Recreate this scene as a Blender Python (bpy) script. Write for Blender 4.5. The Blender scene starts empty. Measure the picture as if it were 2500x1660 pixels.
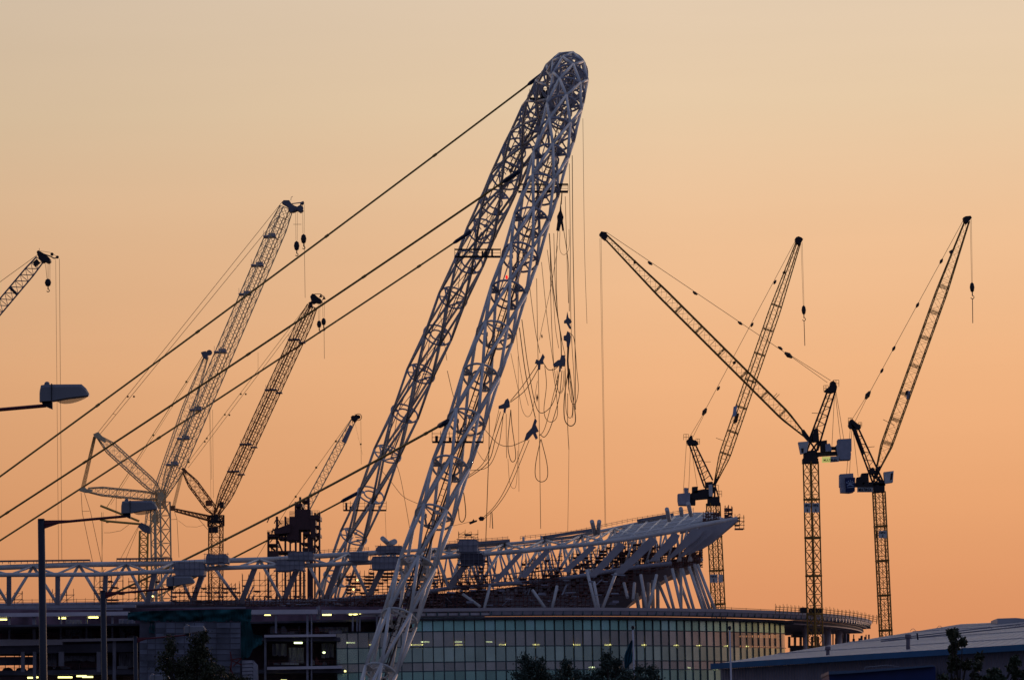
import bpy, math, random
from math import sin, cos, tan, pi, radians, sqrt, atan2
from mathutils import Vector as V, noise
S = bpy.context.scene
COL = S.collection
rnd = random.Random(7)

# ------------------------------------------------------------------ camera
F, HZ, ROLL = 11475.0, 1960.0, -0.024
PITCH = math.atan((HZ-830)/F)
FW = V((0, cos(PITCH), sin(PITCH)))
R0 = V((1, 0, 0)); U0 = R0.cross(FW)
RT = R0*cos(ROLL)+U0*sin(ROLL); UP = U0*cos(ROLL)-R0*sin(ROLL)
CAM = V((0, 0, 1.7))
cam = bpy.data.cameras.new('camera'); camo = bpy.data.objects.new('camera', cam); COL.objects.link(camo)
from mathutils import Matrix
m = Matrix((RT, UP, -FW)).transposed().to_4x4(); m.translation = CAM
camo.matrix_world = m
cam.sensor_width = 36; cam.lens = 36*F/2500; cam.clip_end = 30000; cam.clip_start = 1
S.camera = camo

# ------------------------------------------------------------------ sky and light
SUN_AZ, SUN_EL = 28, 2.5          # degrees right of the view direction, above the horizon
w = bpy.data.worlds.new('World'); S.world = w; w.use_nodes = True
nt = w.node_tree; N = nt.nodes; L = nt.links
for n in list(N): N.remove(n)
def nd(t, **k):
    n = N.new(t)
    for a, b in k.items(): setattr(n, a, b)
    return n
def math_(op, a, b=None, c=None, clamp=False):
    n = nd('ShaderNodeMath', operation=op, use_clamp=clamp)
    for i, v in enumerate((a, b, c)):
        if v is None: continue
        if isinstance(v, (int, float)): n.inputs[i].default_value = v
        else: L.new(v, n.inputs[i])
    return n.outputs[0]
def lin(c):
    return tuple(((x/255)/12.92 if x/255 <= .04045 else (((x/255)+.055)/1.055)**2.4) for x in c)+(1,)
def ramp(fac, stops, interp='B_SPLINE'):
    n = nd('ShaderNodeValToRGB'); n.color_ramp.interpolation = interp
    e = n.color_ramp.elements
    while len(e) > 1: e.remove(e[-1])
    e[0].position = stops[0][0]; e[0].color = stops[0][1]
    for p, c in stops[1:]:
        q = e.new(p); q.color = c
    L.new(fac, n.inputs[0]); return n.outputs[0]
tc = nd('ShaderNodeTexCoord'); sx = nd('ShaderNodeSeparateXYZ'); L.new(tc.outputs['Generated'], sx.inputs[0])
el = math_('ARCSINE', sx.outputs[2])                       # elevation
az = math_('ARCTAN2', sx.outputs[0], sx.outputs[1])        # azimuth right of +Y
eld = math_('MULTIPLY', el, 180/pi/90, clamp=True)         # 0..1 = 0..90 deg
D9 = 1/90
west = ramp(eld, [(0, lin((208, 134, 94))), (2.2*D9, lin((221, 147, 101))), (3.6*D9, lin((233, 165, 115))), (5.2*D9, lin((240, 180, 131))),
                  (6.8*D9, lin((239, 192, 149))), (8.4*D9, lin((232, 203, 168))), (10.2*D9, lin((227, 205, 180))),
                  (16*D9, lin((205, 195, 185))), (28*D9, lin((148, 152, 168))), (50*D9, lin((96, 106, 140))), (1.0, lin((76, 88, 126)))], 'LINEAR')
east = ramp(eld, [(0, lin((72, 72, 96))), (6*D9, lin((86, 92, 118))), (20*D9, lin((94, 104, 132))), (45*D9, lin((86, 98, 132))), (1.0, lin((76, 88, 126)))], 'LINEAR')
# sunset glow: strongest a little right of the view, fading towards the east
da = math_('ABSOLUTE', math_('SUBTRACT', az, radians(14)))
wf = nd('ShaderNodeMapRange', interpolation_type='SMOOTHERSTEP'); L.new(da, wf.inputs[0])
wf.inputs[1].default_value = radians(90); wf.inputs[2].default_value = radians(24); wf.inputs[3].default_value = 0; wf.inputs[4].default_value = 1
mx = nd('ShaderNodeMix', data_type='RGBA'); L.new(wf.outputs[0], mx.inputs[0]); L.new(east, mx.inputs[6]); L.new(west, mx.inputs[7])
# slow falloff to the left and faint high haze banding
sm = nd('ShaderNodeMapRange'); L.new(az, sm.inputs[0]); sm.inputs[1].default_value = radians(-7); sm.inputs[2].default_value = radians(2)
sm.inputs[3].default_value = 0.83; sm.inputs[4].default_value = 1.0
cmb = nd('ShaderNodeCombineXYZ'); L.new(math_('MULTIPLY', az, 6), cmb.inputs[0]); L.new(math_('MULTIPLY', el, 60), cmb.inputs[1])
nz = nd('ShaderNodeTexNoise'); nz.inputs['Scale'].default_value = 1.2; nz.inputs['Detail'].default_value = 5; L.new(cmb.outputs[0], nz.inputs[0])
nm = nd('ShaderNodeMapRange'); L.new(nz.outputs[0], nm.inputs[0]); nm.inputs[3].default_value = .965; nm.inputs[4].default_value = 1.035
vm = nd('ShaderNodeVectorMath', operation='SCALE'); L.new(mx.outputs[2], vm.inputs[0]); L.new(math_('MULTIPLY', sm.outputs[0], nm.outputs[0]), vm.inputs[3])
sky = nd('ShaderNodeTexSky'); sky.sky_type = 'NISHITA'; sky.sun_disc = False
sky.sun_elevation = radians(SUN_EL); sky.sun_rotation = radians(SUN_AZ); sky.dust_density = 3
bg1 = nd('ShaderNodeBackground'); L.new(vm.outputs[0], bg1.inputs[0]); bg1.inputs[1].default_value = 0.97
bg2 = nd('ShaderNodeBackground'); L.new(sky.outputs[0], bg2.inputs[0]); bg2.inputs[1].default_value = 0.004
ad = nd('ShaderNodeAddShader'); L.new(bg1.outputs[0], ad.inputs[0]); L.new(bg2.outputs[0], ad.inputs[1])
wo = nd('ShaderNodeOutputWorld'); L.new(ad.outputs[0], wo.inputs[0])
sl = bpy.data.lights.new('sun', 'SUN'); sl.energy = 0.4; sl.angle = radians(3); sl.color = (1, .62, .45)
so = bpy.data.objects.new('sun', sl); COL.objects.link(so)
sd = V((sin(radians(SUN_AZ))*cos(radians(SUN_EL)), cos(radians(SUN_AZ))*cos(radians(SUN_EL)), sin(radians(SUN_EL))))
so.rotation_euler = sd.to_track_quat('Z', 'Y').to_euler()
vs = S.view_settings; vs.view_transform = 'Standard'; vs.look = 'None'; vs.exposure = 0; vs.gamma = 1; vs.use_curve_mapping = False
S.cycles.max_bounces = 5; S.cycles.transparent_max_bounces = 12

# ------------------------------------------------------------------ helpers
def P(x, y, D):
    "world point seen at photo pixel (x, y), D metres ahead"
    d = FW*F + RT*(x-1250) + UP*(830-y)
    return CAM + d*(D/d.y)
def px(D): return F/D            # photo pixels per metre
class MB:
    def __init__(s): s.v = []; s.f = []; s.sm = []
    def add(s, vs, fs, smooth=False):
        o = len(s.v); s.v += [V(p) for p in vs]; s.f += [[i+o for i in f] for f in fs]; s.sm += [smooth]*len(fs)
    def tube(s, a, b, r, n=6, r2=None):
        a = V(a); b = V(b); d = b-a
        if d.length < 1e-5: return
        d.normalize(); h = V((0, 0, 1)) if abs(d.z) < .9 else V((0, 1, 0))
        u = d.cross(h).normalized(); t = d.cross(u); r2 = r if r2 is None else r2
        o = pi/n
        ring = [(u*cos(2*pi*i/n+o)+t*sin(2*pi*i/n+o)) for i in range(n)]
        vs_ = [a+k*r for k in ring]+[b+k*r2 for k in ring]
        o = len(s.v); s.v += vs_
        for i in range(n): s.f.append([o+i, o+(i+1) % n, o+n+(i+1) % n, o+n+i]); s.sm.append(n > 6)
        s.f.append([o+i for i in range(n)][::-1]); s.f.append([o+n+i for i in range(n)]); s.sm += [False]*2
    def path(s, pts, r, n=5, closed=False):
        pts = [V(p) for p in pts]; m_ = len(pts); o = len(s.v)
        ref = V((0, 1, 0))
        for i, p in enumerate(pts):
            a = pts[(i-1) % m_] if (closed or i > 0) else p
            b = pts[(i+1) % m_] if (closed or i < m_-1) else p
            d = (b-a).normalized(); u = ref - d*ref.dot(d)
            if u.length < .05: u = V((1, 0, 0))-d*d.x
            u.normalize(); t = d.cross(u)
            s.v += [p+(u*cos(2*pi*k/n)+t*sin(2*pi*k/n))*r for k in range(n)]
        for i in range(m_ if closed else m_-1):
            j = (i+1) % m_
            for k in range(n):
                s.f.append([o+i*n+k, o+i*n+(k+1) % n, o+j*n+(k+1) % n, o+j*n+k]); s.sm.append(n > 5)
    def box(s, c, sz, ax=None):
        c = V(c); ax = ax or (V((1, 0, 0)), V((0, 1, 0)), V((0, 0, 1)))
        q = [c+ax[0]*(i*sz[0]/2)+ax[1]*(j*sz[1]/2)+ax[2]*(k*sz[2]/2) for i in (-1, 1) for j in (-1, 1) for k in (-1, 1)]
        s.add(q, [[0, 1, 3, 2], [4, 6, 7, 5], [0, 4, 5, 1], [2, 3, 7, 6], [0, 2, 6, 4], [1, 5, 7, 3]])
    def beam(s, a, b, wd, dp, side=None):
        a = V(a); b = V(b); d = (b-a); l = d.length; d.normalize()
        side = V(side) if side is not None else V((0, 1, 0)); side = (side-d*side.dot(d)).normalized(); t = d.cross(side)
        s.box((a+b)/2, (l, dp, wd), (d, side, t))
    def prism(s, poly, ext):
        "closed polygon (front) extruded by vector ext"
        n = len(poly); ext = V(ext); a = [V(p) for p in poly]; b = [p+ext for p in a]
        s.add(a+b, [list(range(n)), list(range(n, 2*n))[::-1]]+[[i, (i+1) % n, n+(i+1) % n, n+i][::-1] for i in range(n)])
    def pbox(s, x0, y0, x1, y1, D, th): s.ppoly([(x0, y0), (x1, y0), (x1, y1), (x0, y1)], D, th)
    def ppoly(s, pts, D, th): s.prism([P(x, y, D) for x, y in pts], (0, th, 0))
    def pt(s, pts, r, D=None, n=6):
        q = [P(*p) if len(p) == 3 else P(p[0], p[1], D) for p in pts]
        for a, b in zip(q, q[1:]): s.tube(a, b, r, n)
    def quad(s, a, b, c, d): s.add([a, b, c, d], [[0, 1, 2, 3]])
    def ball(s, c, r, n=8, sq=(1, 1, 1)):
        c = V(c); vs_ = [c+V((0, 0, r*sq[2]))]
        for i in range(1, n//2):
            t = pi*i/(n//2)
            vs_ += [c+V((r*sq[0]*sin(t)*cos(2*pi*j/n), r*sq[1]*sin(t)*sin(2*pi*j/n), r*sq[2]*cos(t))) for j in range(n)]
        vs_.append(c-V((0, 0, r*sq[2]))); fs = []
        R_ = n//2-1
        for j in range(n):
            fs.append([0, 1+j, 1+(j+1) % n]); fs.append([len(vs_)-1, 1+(R_-1)*n+(j+1) % n, 1+(R_-1)*n+j])
            for i in range(R_-1): fs.append([1+i*n+j, 1+(i+1)*n+j, 1+(i+1)*n+(j+1) % n, 1+i*n+(j+1) % n])
        s.add(vs_, fs, True)
    def lattice(s, a, b, w0, prof=None, bay=None, rc=.09, rb=.035, rot=0, n=5, xb=True, depth=1.0):
        "four-chord lattice from a to b; w0 = width, prof = [(t, factor)]"
        a = V(a); b = V(b); d = b-a; l = d.length; d.normalize()
        ref = V((0, 1, 0)); s1 = (ref-d*ref.dot(d)).normalized(); s2 = d.cross(s1)
        e1 = s1*cos(rot)+s2*sin(rot); e2 = -s1*sin(rot)+s2*cos(rot)
        bay = bay or w0; nb = max(2, round(l/bay)); prof = prof or [(0, 1), (1, 1)]
        def wf_(t):
            for (t0, f0), (t1, f1) in zip(prof, prof[1:]):
                if t <= t1: return w0*(f0+(f1-f0)*(t-t0)/max(1e-6, t1-t0))
            return w0*prof[-1][1]
        ring = []
        for i in range(nb+1):
            t = i/nb; h = wf_(t)/2; c = a+d*l*t
            ring.append([c+e1*h*depth*x+e2*h*y for x, y in ((1, 1), (1, -1), (-1, -1), (-1, 1))])
        for i in range(nb):
            for k in range(4):
                s.tube(ring[i][k], ring[i+1][k], rc, n)
                k2 = (k+1) % 4
                if xb or i % 2 == 0: s.tube(ring[i][k], ring[i+1][k2], rb, 4)
                if xb or i % 2 == 1: s.tube(ring[i][k2], ring[i+1][k], rb, 4)
        for i in range(0, nb+1, 1 if xb else 2):
            for k in range(4): s.tube(ring[i][k], ring[i][(k+1) % 4], rb, 4)
        return ring
    def build(s, name, mat, parent=None, label=None):
        org = V(parent['_o']) if parent is not None else (s.v[0] if s.v else V())
        if parent is None:
            org = V((sum(p.x for p in s.v)/len(s.v), sum(p.y for p in s.v)/len(s.v), min(p.z for p in s.v)))
        me = bpy.data.meshes.new(name)
        me.from_pydata([tuple(p-org) for p in s.v], [], s.f); me.update()
        me.polygons.foreach_set('use_smooth', s.sm)
        me.materials.append(MAT[mat] if isinstance(mat, str) else mat)
        o = bpy.data.objects.new(name, me); COL.objects.link(o)
        if parent is not None: o.parent = parent; o['_o'] = tuple(org)
        else: o.location = org
        if label: o['label'] = label
        return o
def thing(name, label, cat, loc, group=None):
    o = bpy.data.objects.new(name, None); COL.objects.link(o); o.location = loc; o['_o'] = tuple(loc)
    o.empty_display_size = .5; o['label'] = label; o['category'] = cat
    if group: o['group'] = group
    return o
def tag(o, label, cat, group=None, kind=None):
    if label: o['label'] = label
    if cat: o['category'] = cat
    if group: o['group'] = group
    if kind: o['kind'] = kind
    return o
def crom(pts, k=6):
    "smooth curve through points"
    p = [V(q) for q in pts]; p = [p[0]*2-p[1]]+p+[p[-1]*2-p[-2]]; out = []
    for i in range(1, len(p)-2):
        for j in range(k):
            t = j/k; a, b, c, d = p[i-1:i+3]
            out.append(.5*((2*b)+(c-a)*t+(2*a-5*b+4*c-d)*t*t+(3*b-a-3*c+d)*t**3))
    out.append(p[-2]); return out

# ------------------------------------------------------------------ materials
MAT = {}
def mat(name, col, rough=.6, metal=0, spec=.5, var=.12, scale=1.5, bump=0, emit=None, est=0):
    m_ = bpy.data.materials.new(name); m_.use_nodes = True; t = m_.node_tree; b = t.nodes['Principled BSDF']
    b.inputs['Roughness'].default_value = rough; b.inputs['Metallic'].default_value = metal
    b.inputs['Specular IOR Level'].default_value = spec
    co = t.nodes.new('ShaderNodeTexCoord'); n = t.nodes.new('ShaderNodeTexNoise'); n.inputs['Scale'].default_value = scale; n.inputs['Detail'].default_value = 6
    t.links.new(co.outputs['Object'], n.inputs[0])
    r = t.nodes.new('ShaderNodeValToRGB'); e = r.color_ramp.elements
    e[0].position = .3; e[1].position = .7
    e[0].color = tuple(c*(1-var) for c in col)+(1,); e[1].color = tuple(min(1, c*(1+var)) for c in col)+(1,)
    t.links.new(n.outputs[0], r.inputs[0]); t.links.new(r.outputs[0], b.inputs['Base Color'])
    if bump:
        bp = t.nodes.new('ShaderNodeBump'); bp.inputs['Strength'].default_value = bump; t.links.new(n.outputs[0], bp.inputs['Height']); t.links.new(bp.outputs[0], b.inputs['Normal'])
    if emit: b.inputs['Emission Color'].default_value = emit+(1,); b.inputs['Emission Strength'].default_value = est
    MAT[name] = m_; return m_
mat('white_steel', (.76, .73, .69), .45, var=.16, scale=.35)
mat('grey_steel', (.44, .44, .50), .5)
mat('dull_steel', (.22, .22, .26), .5)
mat('crane_yellow', (.38, .19, .025), .5, var=.25, scale=.8)
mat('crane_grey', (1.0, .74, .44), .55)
mat('crane_rust', (.42, .15, .05), .6, var=.25)
mat('crane_olive', (.75, .48, .10), .6)
mat('black_steel', (.03, .022, .028), .6)
mat('cable', (.50, .31, .07), .6)
mat('socket', (.02, .035, .08), .5)
mat('rope', (.55, .30, .10), .8)
mat('weight', (.46, .46, .54), .8, bump=.2)
mat('cabin', (.80, .78, .76), .5)
mat('sign_grey', (.62, .62, .62), .6)
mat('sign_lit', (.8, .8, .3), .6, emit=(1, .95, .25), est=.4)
mat('letter', (.02, .03, .05), .6)
mat('emblem_blue', (.01, .03, .14), .5)
mat('emblem_white', (.5, .6, .8), .5)
mat('parapet', (.85, .76, .80), .6, var=.1, scale=.3)
mat('fascia', (.50, .44, .50), .6)
mat('concrete', (.36, .34, .40), .85, var=.3, scale=.4)
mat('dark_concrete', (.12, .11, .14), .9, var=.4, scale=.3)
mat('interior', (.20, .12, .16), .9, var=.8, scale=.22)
mat('scaffold', (.20, .08, .07), .7, var=.4)
mat('scaffold_yellow', (.33, .19, .05), .7, var=.3)
mat('scaffold_pale', (.25, .2, .2), .7, var=.3)
mat('tower_brown', (.10, .04, .045), .6)
mat('red_paint', (.16, .025, .03), .6)
mat('plank', (.42, .30, .26), .8, var=.4)
mat('netting', (.008, .09, .10), .8, var=.6, scale=.35, bump=.6)
mat('sheeting', (.44, .42, .47), .7, var=.3, scale=.5, bump=.5)
mat('mullion', (.09, .16, .18), .4)
mat('tan_blind', (.35, .26, .22), .8)
mat('lamp_strip', (.8, .8, .4), .5, emit=(1, .93, .3), est=2.6)
mat('lamp_green', (.8, .9, .5), .5, emit=(.85, 1, .5), est=3.2)
mat('red_lamp', (.8, .02, .02), .5, emit=(1, .02, .02), est=1.2)
mat('lamp_body', (.26, .25, .27), .35, var=.06)
mat('lamp_pole', (.03, .03, .05), .5)
mat('lamp_arm', (.16, .02, .03), .5)
mat('lamp_bracket', (.02, .015, .03), .6)
mat('lens', (.45, .33, .26), .25, spec=.8)
MAT['lens'].node_tree.nodes['Principled BSDF'].inputs['Alpha'].default_value = .5
mat('roof_sheet', (.50, .48, .50), .5, var=.16, scale=.25)
mat('roof_seam', (.52, .50, .53), .5)
mat('blue_trim', (.015, .15, .32), .4, var=.1)
mat('canopy_blue', (.008, .03, .18), .5)
mat('canopy_top', (.10, .16, .26), .4)
mat('flue', (.20, .16, .19), .7)
mat('flag', (.008, .12, .17), .8, var=.2)
mat('pole_white', (.72, .68, .74), .4)
mat('bark', (.04, .03, .025), .9)
mat('asphalt', (.05, .05, .05), .9, var=.3, scale=.2)
mat('seat_shell', (.36, .32, .34), .8, var=.35, scale=.12)
mat('fin_grey', (.50, .47, .50), .6, var=.12, scale=.4)
def leafmat(name, c):
    m_ = mat(name, c, .7, var=.5, scale=.9); return m_
leafmat('leaf', (.055, .075, .04)); leafmat('leaf_dark', (.05, .055, .025)); leafmat('leaf_blue', (.05, .075, .055))
mat('wall_sheeting', (.30, .31, .38), .7, var=.35, scale=.3, bump=.5)
# corrugated wall
m_ = mat('wall_sheet', (.30, .27, .33), .6); t = m_.node_tree
wv = t.nodes.new('ShaderNodeTexWave'); wv.inputs['Scale'].default_value = 2.2; wv.bands_direction = 'X'
co = t.nodes.new('ShaderNodeTexCoord'); t.links.new(co.outputs['Object'], wv.inputs[0])
bp = t.nodes.new('ShaderNodeBump'); bp.inputs['Strength'].default_value = .9; bp.inputs['Distance'].default_value = .06
t.links.new(wv.outputs[0], bp.inputs['Height']); t.links.new(bp.outputs[0], t.nodes['Principled BSDF'].inputs['Normal'])
def glassmat(name, tint, alpha, rough=.08):
    m_ = bpy.data.materials.new(name); m_.use_nodes = True; t = m_.node_tree; b = t.nodes['Principled BSDF']
    b.inputs['Base Color'].default_value = tint+(1,); b.inputs['Roughness'].default_value = rough; b.inputs['Specular IOR Level'].default_value = .9
    b.inputs['IOR'].default_value = 1.6; b.inputs['Alpha'].default_value = alpha; b.inputs['Metallic'].default_value = .75
    co = t.nodes.new('ShaderNodeTexCoord'); n = t.nodes.new('ShaderNodeTexNoise'); n.inputs['Scale'].default_value = .5; n.inputs['Detail'].default_value = 4
    t.links.new(co.outputs['Object'], n.inputs[0])
    hsv = t.nodes.new('ShaderNodeHueSaturation'); hsv.inputs['Color'].default_value = tint+(1,)
    mr = t.nodes.new('ShaderNodeMapRange'); mr.inputs[3].default_value = .75; mr.inputs[4].default_value = 1.2
    t.links.new(n.outputs[0], mr.inputs[0]); t.links.new(mr.outputs[0], hsv.inputs['Value']); t.links.new(hsv.outputs[0], b.inputs['Base Color'])
    MAT[name] = m_
def variant(mt, k):
    if (mt, k) not in MAT:
        c = MAT[mt].copy()
        for n in c.node_tree.nodes:
            if n.type == 'MAP_RANGE': n.inputs[3].default_value *= k; n.inputs[4].default_value *= k
        MAT[(mt, k)] = c
    return MAT[(mt, k)]
glassmat('glass_teal', (.50, .96, .80), .95, .25)
glassmat('glass_brown', (.70, .68, .60), .9, .25)
glassmat('glass_mid', (.66, .84, .68), .93, .25)
glassmat('glass_green', (.50, .82, .66), .92, .25)

# ------------------------------------------------------------------ ground
def gz(x, y):
    if y < 186: return 0
    if y < 199: return -1.3*(y-186)/13
    if y < 230: return -1.3
    if y < 400: return -1.3*(400-y)/170
    return 0
g = MB(); xs = [-6000, -800, -200, -60, 0, 60, 200, 800, 6000]; ys = [-400, -50, 60, 120, 186, 199, 230, 300, 400, 700, 1200, 3000, 14000]
vs_ = [(x, y, gz(x, y)) for y in ys for x in xs]; n_ = len(xs)
g.add(vs_, [[j*n_+i, j*n_+i+1, (j+1)*n_+i+1, (j+1)*n_+i] for j in range(len(ys)-1) for i in range(n_-1)])
o = g.build('ground', 'asphalt'); tag(o, None, None, kind='structure')

# ------------------------------------------------------------------ the arch
AP = dict(cx=-43.97, cy=837.7, az=1.667, th=.3849, a=174.27, H=141.26, q=2.3674)
au = V((cos(AP['az']), sin(AP['az']), 0)); an = V((sin(AP['az']), -cos(AP['az']), 0)); av = V((0, 0, 1))*cos(AP['th'])+an*sin(AP['th'])
def arc(s): return V((AP['cx'], AP['cy'], 0))+au*(AP['a']*s)+av*(AP['H']*(1-abs(s)**AP['q']))
def arcr(s):
    s = abs(s); pr = [(0, 3.25), (.3, 3.1), (.5, 2.95), (.85, 2.9), (.9, 2.7), (.96, 2.1), (1, 1.2)]
    for (a, b), (c, d) in zip(pr, pr[1:]):
        if s <= c: return b+(d-b)*(s-a)/(c-a)
    return 1.2
SS = [i/2000*2-1 for i in range(2001)]; PP = [arc(s) for s in SS]; LL = [0]
for a, b in zip(PP, PP[1:]): LL.append(LL[-1]+(b-a).length)
def s_at(l):
    l = max(0, min(LL[-1], l)); lo, hi = 0, 2000
    while hi-lo > 1:
        md = (lo+hi)//2
        if LL[md] <= l: lo = md
        else: hi = md
    return SS[lo]+(SS[hi]-SS[lo])*(l-LL[lo])/max(1e-9, LL[hi]-LL[lo])
arch = thing('lattice_arch', 'tall white tubular steel arch leaning over the unfinished stadium', 'arch', (AP['cx'], AP['cy'], 0))
NC = 5
RL_ = [6+9.8*k for k in range(12)]+[123.5+10.1*k for k in range(20)]+[325.6+11*k for k in range(14)]
RL_ = [0]+RL_[:]+[LL[-1]]; NR = len(RL_)-1
rings = []
lat = MB()
for i in range(NR+1):
    s = s_at(RL_[i]); c = arc(s); t = (arc(min(1, s+.004))-arc(max(-1, s-.004))).normalized()
    nb = t.cross(av.cross(au)).normalized(); bn = t.cross(nb).normalized(); r = arcr(s)
    lf = V((-1, .25, 0)); lf = lf-t*lf.dot(t); ph = atan2(lf.dot(bn), lf.dot(nb))
    pts = [c+(nb*cos(2*pi*(k+(i % 2)*.5)/NC+ph)+bn*sin(2*pi*(k+(i % 2)*.5)/NC+ph))*r for k in range(NC)]
    rings.append((s, c, nb, bn, r, pts, t))
for i in range(NR):
    A = rings[i][5]; B = rings[i+1][5]; o_ = i % 2
    for k in range(NC):
        lat.tube(A[k], B[k], .25, 8)
        lat.tube(A[k], B[(k-1) % NC] if not o_ else B[(k+1) % NC], .25, 8)
lat.build('tube_lattice', 'white_steel', arch)
for i, (s, c, nb, bn, r, pts, t) in enumerate(rings[1:-1], 1):
    if c.z < 12: continue
    rm = MB(); q = [c+(nb*cos(2*pi*k/24)+bn*sin(2*pi*k/24))*(r*.97) for k in range(24)]
    rm.path(q, .19, 6, True)
    if i % 2:     # plated ring with a central hole
        q2 = [c+(nb*cos(2*pi*k/12)+bn*sin(2*pi*k/12))*(r*.48) for k in range(12)]; rm.path(q2, .17, 5, True)
        for k in range(3):
            a = 2*pi*k/3+.5
            for da_ in (-.28, 0, .28):
                rm.beam(c+(nb*cos(a+da_)+bn*sin(a+da_))*r*.96, c+(nb*cos(a)+bn*sin(a))*r*.48, .5, .08, side=t)
    else:         # spoked ring
        hub = [c+(nb*cos(2*pi*k/3+1.2)+bn*sin(2*pi*k/3+1.2))*r*.97 for k in range(3)]
        for k in range(3):
            a = hub[k]; b = hub[(k+1) % 3]; rm.tube(a, b, .17, 6)
            mid = (a+b)/2; rm.tube(mid, c+(mid-c).normalized()*r*.95, .13, 5); rm.box(mid, (.6, .6, .6))
            rm.tube(hub[k], c+(hub[(k+1) % 3]+hub[(k+2) % 3]-c*2)*-.12, .1, 5)
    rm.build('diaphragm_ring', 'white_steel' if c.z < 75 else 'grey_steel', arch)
# service ladder and lift rails inside the near leg
ld = MB()
for i in range(3, 30):
    c0 = rings[i][1]+rings[i][2]*.9; c1 = rings[i+1][1]+rings[i+1][2]*.9
    for q in (-.35, .35):
        ld.tube(c0+rings[i][3]*q, c1+rings[i+1][3]*q, .1, 4)
    for j in range(8):
        p = c0.lerp(c1, j/8); ld.tube(p-rings[i][3]*.35, p+rings[i][3]*.35, .05, 4)
for i in range(1, 30):
    if rings[i][1].z > 4: ld.tube(rings[i][1]-rings[i][2]*.9+rings[i][3]*.8, rings[i+1][1]-rings[i+1][2]*.9+rings[i+1][3]*.8, .16, 5)
ld.build('service_ladder', 'black_steel', arch)
for a0 in (.4, 2.5, 4.6):
    it = MB()
    for i in range(1, NR-1):
        if rings[i][1].z < 80: continue
        p_ = [rings[j][1]+(rings[j][2]*cos(a0)+rings[j][3]*sin(a0))*rings[j][4]*.48 for j in (i, i+1)]
        q_ = rings[i+1][1]+(rings[i+1][2]*cos(a0+2.1)+rings[i+1][3]*sin(a0+2.1))*rings[i+1][4]*.48
        it.tube(p_[0], p_[1], .1, 5); it.tube(p_[0], q_, .07, 4)
    it.build('inner_brace', 'grey_steel', arch)
ar = MB(); ar.ball(P(1237, 677, 729.5), .2, 8, (1, 1, 1.7)); ar.build('warning_light', 'red_lamp', arch)
def platform(x0, x1, y, D, up=26, n=6, double=False, dep=1.6):
    p = MB(); th = dep
    p.pbox(x0, y-1.5, x1, y+1.5, D-th/2, th)
    if double: p.pbox(x0, y-18.6, x1, y-17.4, D-th/2, th)
    for i in range(n+1):
        x = x0+(x1-x0)*i/n
        for dz in (-th/2, th/2): p.pt([(x, y, D+dz), (x, y-up, D+dz)], .06, n=4)
    for h in (.5, .95):
        for dz in (-th/2, th/2): p.pt([(x0, y-up*h*.8, D+dz), (x1, y-up*h*.8, D+dz)], .045, n=4)
    for i in range(5):
        a = x0+(x1-x0)*rnd.random(); p.pbox(a, y-rnd.uniform(8, 20), a+rnd.uniform(3, 8), y, D-1, 2)
    p.build('work_platform', 'black_steel', arch)
platform(1055, 1180, 1078, 702)
platform(838, 943, 1245, 972, up=22)
platform(1110, 1222, 626, 912, up=20, double=True)
platform(1265, 1387, 467, 748, up=16, double=True)
platform(1293, 1340, 240, 851, up=22, n=3)

# ------------------------------------------------------------------ stay cables
CG = 'stay cables holding the arch back'
def stay(a, b, clips, r, label, sock=.032):
    A = P(*a); B = P(*b)
    t = thing('stay_cable', label, 'cable', A, CG)
    m_ = MB(); n = 24
    pts = [A.lerp(B, i/n)-V((0, 0, (A-B).length*.004*4*(i/n)*(1-i/n))) for i in range(n+1)]
    m_.path(pts, r, 6)
    for c in clips:
        q = A.lerp(B, c)-V((0, 0, (A-B).length*.004*4*c*(1-c))); d = (B-A).normalized(); m_.tube(q-d*.4, q+d*.4, r*1.35, 6)
    m_.build('cable_strand', 'cable', t)
    s_ = MB(); d = (pts[2]-pts[0]).normalized(); s_.tube(A-d*.6, A+d*2.9, r*1.95, 8); s_.tube(A+d*2.9, A+d*3.5, r*1.95, 8, r*1.1)
    s_.build('cable_socket', 'socket', t)
stay((1326, 180, 852), (-420, 1466, 872), [.15, .3, .48, .62], .19, 'highest long steel cable running down from the tip of the arch')
stay((1262, 422, 752), (-400, 1518, 880), [.2, .36, .6, .72], .19, 'long steel cable starting inside the upper arch legs, second from the top')
stay((1143, 570, 912), (-380, 1561, 905), [.08, .3, .5], .19, 'third long cable, with its dark socket on the outer side of the far leg')
stay((1090, 1030, 704), (258, 1457, 868), [.05, .35, .6], .2, 'low steel cable from the near leg crossing in front of the far leg')
stay((868, 1206, 972), (385, 1454, 985), [.4], .2, 'shortest cable, from the foot of the far leg into the dark steel tower')

# ------------------------------------------------------------------ hanging ropes
RG = 'loose ropes hanging beside the arch'
def rope(pts, D, label, r=.05, cat='rope', mt='rope'):
    n = len(pts); q = []
    for i, p in enumerate(pts): q.append(P(p[0], p[1], (p[2] if len(p) > 2 else D)))
    m_ = MB(); m_.path(crom(q, 7) if n > 2 else [q[0].lerp(q[1], i/4) for i in range(5)], r, 4)
    o = m_.build('hanging_rope', mt); tag(o, label, cat, RG); return o
rope([(1397, 380), (1399, 600), (1404, 850), (1405, 1000)], 752, 'straight dark rope dropping from the right edge of the arch top', .06)
rope([(1423, 290), (1427, 600), (1433, 790)], 800, 'faint outermost rope hanging clear to the right of the arch', .035)
rope([(1390, 400), (1392, 560), (1394, 790), (1402, 940), (1398, 1020)], 745, 'long thin rope just left of the straight dark one', .045)
rope([(1372, 470), (1370, 500)], 745, 'short rope above the black pulley block', .09)
rope([(1362, 560), (1358, 640), (1361, 760), (1372, 830)], 744, 'rope running down from the left of the black pulley block')
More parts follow.
